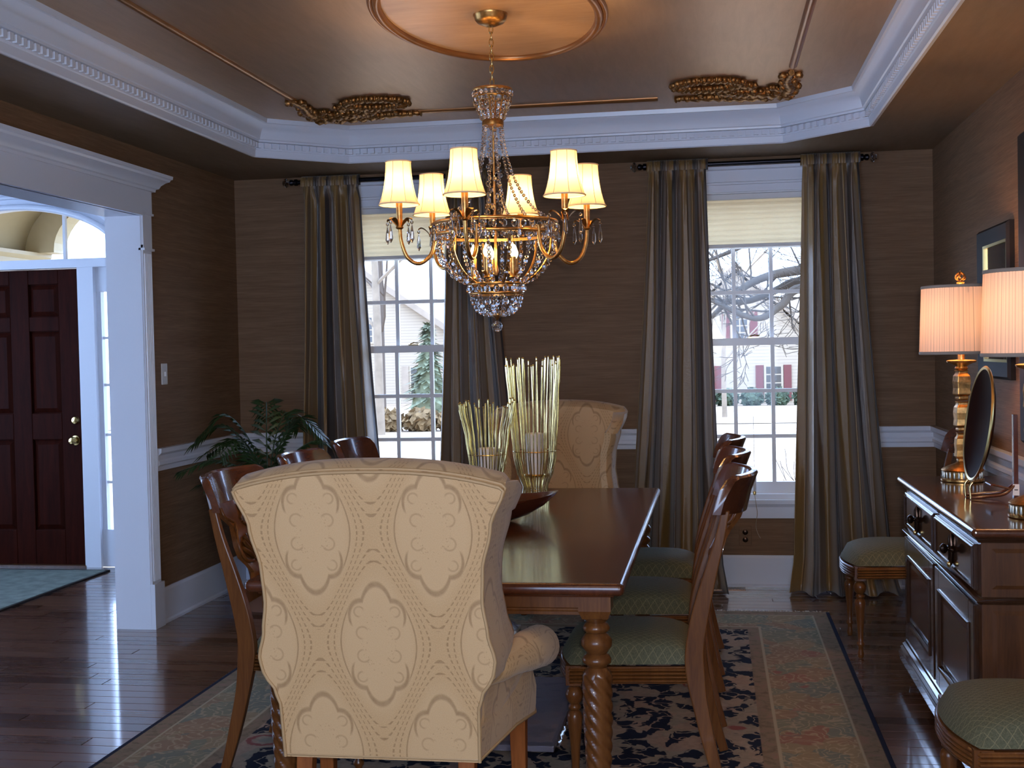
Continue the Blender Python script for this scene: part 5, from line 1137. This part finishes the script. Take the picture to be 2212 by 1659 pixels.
# evergreens, bushes, hedge, lamp post
def blob(e, name, mat, c, rx, rz, seed, n_=220, ls=.16):
    R = random.Random(seed); mb = MB()
    for k in range(n_):
        v = Vector((R.gauss(0, 1), R.gauss(0, 1), R.gauss(0, 1))).normalized()*R.uniform(.75, 1.03); p = Vector((c[0]+v.x*rx, c[1]+v.y*rx, c[2]+max(-.9, v.z)*rz)); a = Vector((R.uniform(-1, 1), R.uniform(-1, 1), R.uniform(-1, 1))).normalized()*ls; b = a.orthogonal().normalized()*ls*.6
        mb.add([p-a, p+b, p+a, p-b], [(0,1,2,3)])
    mb.ball(c, 1, 10, 7); m0 = len(mb.v)-80
    for i in range(m0, len(mb.v)): v = Vector(mb.v[i])-Vector(c); mb.v[i] = (c[0]+v.x*rx*.85, c[1]+v.y*rx*.85, c[2]+v.z*rz*.85)
    return mb.build(name, mat, e)
def conifer(x, y, h, seed, label):
    R = random.Random(seed); e = empty('conifer', (x, y, gz(y)), label=label, cat='tree', group='evergreens by the street'); MB().lathe([(.12, -.1), (.08, .6), (.03, h*.9)], 8).build('trunk', 'bark', e)
    mb = MB()
    for k in range(420):
        t = R.random()**.8; z = lerp(.3, h, t); r = (1-t)*h*.28*R.uniform(.5, 1.05)+.05; a = R.uniform(0, 6.28); p = Vector((r*cos(a), r*sin(a), z)); d = Vector((cos(a), sin(a), -.35))*.28; sd = Vector((-sin(a), cos(a), 0))*.10; mb.add([p-d, p+sd, p+d, p-sd], [(0,1,2,3)])
    mb.lathe([(h*.2, .35), (h*.13, h*.5), (.02, h*.97)], 10); mb.build('needles', 'evergreen', e)
conifer(-9.6, 41, 3.4, 31, 'loose green conifer behind the rust bushes'); conifer(-8.2, 43, 2.6, 32, 'smaller green conifer beside the chandelier window curtain')
for k, (x, w) in enumerate(((-9.75, .52), (-8.68, .54), (-7.66, .5))):
    y = 36; e = empty('rust_bush', (x, y, gz(y)), label=('rust-brown rounded bush by the street, leftmost of three', 'rust-brown rounded bush by the street, middle of three', 'rust-brown rounded bush by the street, rightmost of three')[k], cat='bush', group='rust bushes by the street'); blob(e, 'foliage', 'bush_rust', (0, 0, .3), w, .36, 40+k); MB().lathe([(.04, -.05), (.03, .3)], 6).build('stem', 'bark', e)
for k in range(5):
    x = -.6+k*1.15; e = empty('hedge_shrub', (x, 57.5, gz(57.5)), label=['green shrub under the far-left house shutter', 'green shrub below the house gable, second of five', 'green shrub in the middle of the house foundation row', 'green shrub below the shuttered house window, fourth of five', 'green shrub at the lamp post end of the foundation row'][k], cat='shrub', group='foundation shrubs at the neighbouring house'); blob(e, 'foliage', 'hedge_green', (0, 0, .35), .52, .42, 50+k); MB().lathe([(.05, -.05), (.03, .3)], 6).build('stem', 'bark', e)
e = empty('lamp_post', (2.72, 36, gz(36)), label='black garden lamp post on the lawn beyond the window', cat='lamp post')
MB().lathe([(.06, 0), (.06, .1), (.03, .14), (.022, 1.25), (.05, 1.28)], 10).build('post', 'black_metal', e, 40); MB().lathe([(.05, 1.28), (.09, 1.5), (.085, 1.52)], 6).build('lantern', 'house_glass', e); MB().lathe([(.12, 1.51), (.05, 1.62), (.01, 1.70)], 6).build('lantern_cap', 'black_metal', e)
e = empty('bare_shrub', (1.05, 12.5, gz(12.5)), label='leafless low shrub outside the lower panes of the sideboard window', cat='shrub'); mb = MB(); R = random.Random(77)
for k in range(16): a = R.uniform(0, 6.28); grow(mb, Vector((R.uniform(-.5, .5), R.uniform(-.2, .2), -.02)), Vector((.35*cos(a), .35*sin(a), 1)).normalized(), .42, .007, 2, R, .4, .003)
mb.build('stems', 'twig_bark', e)
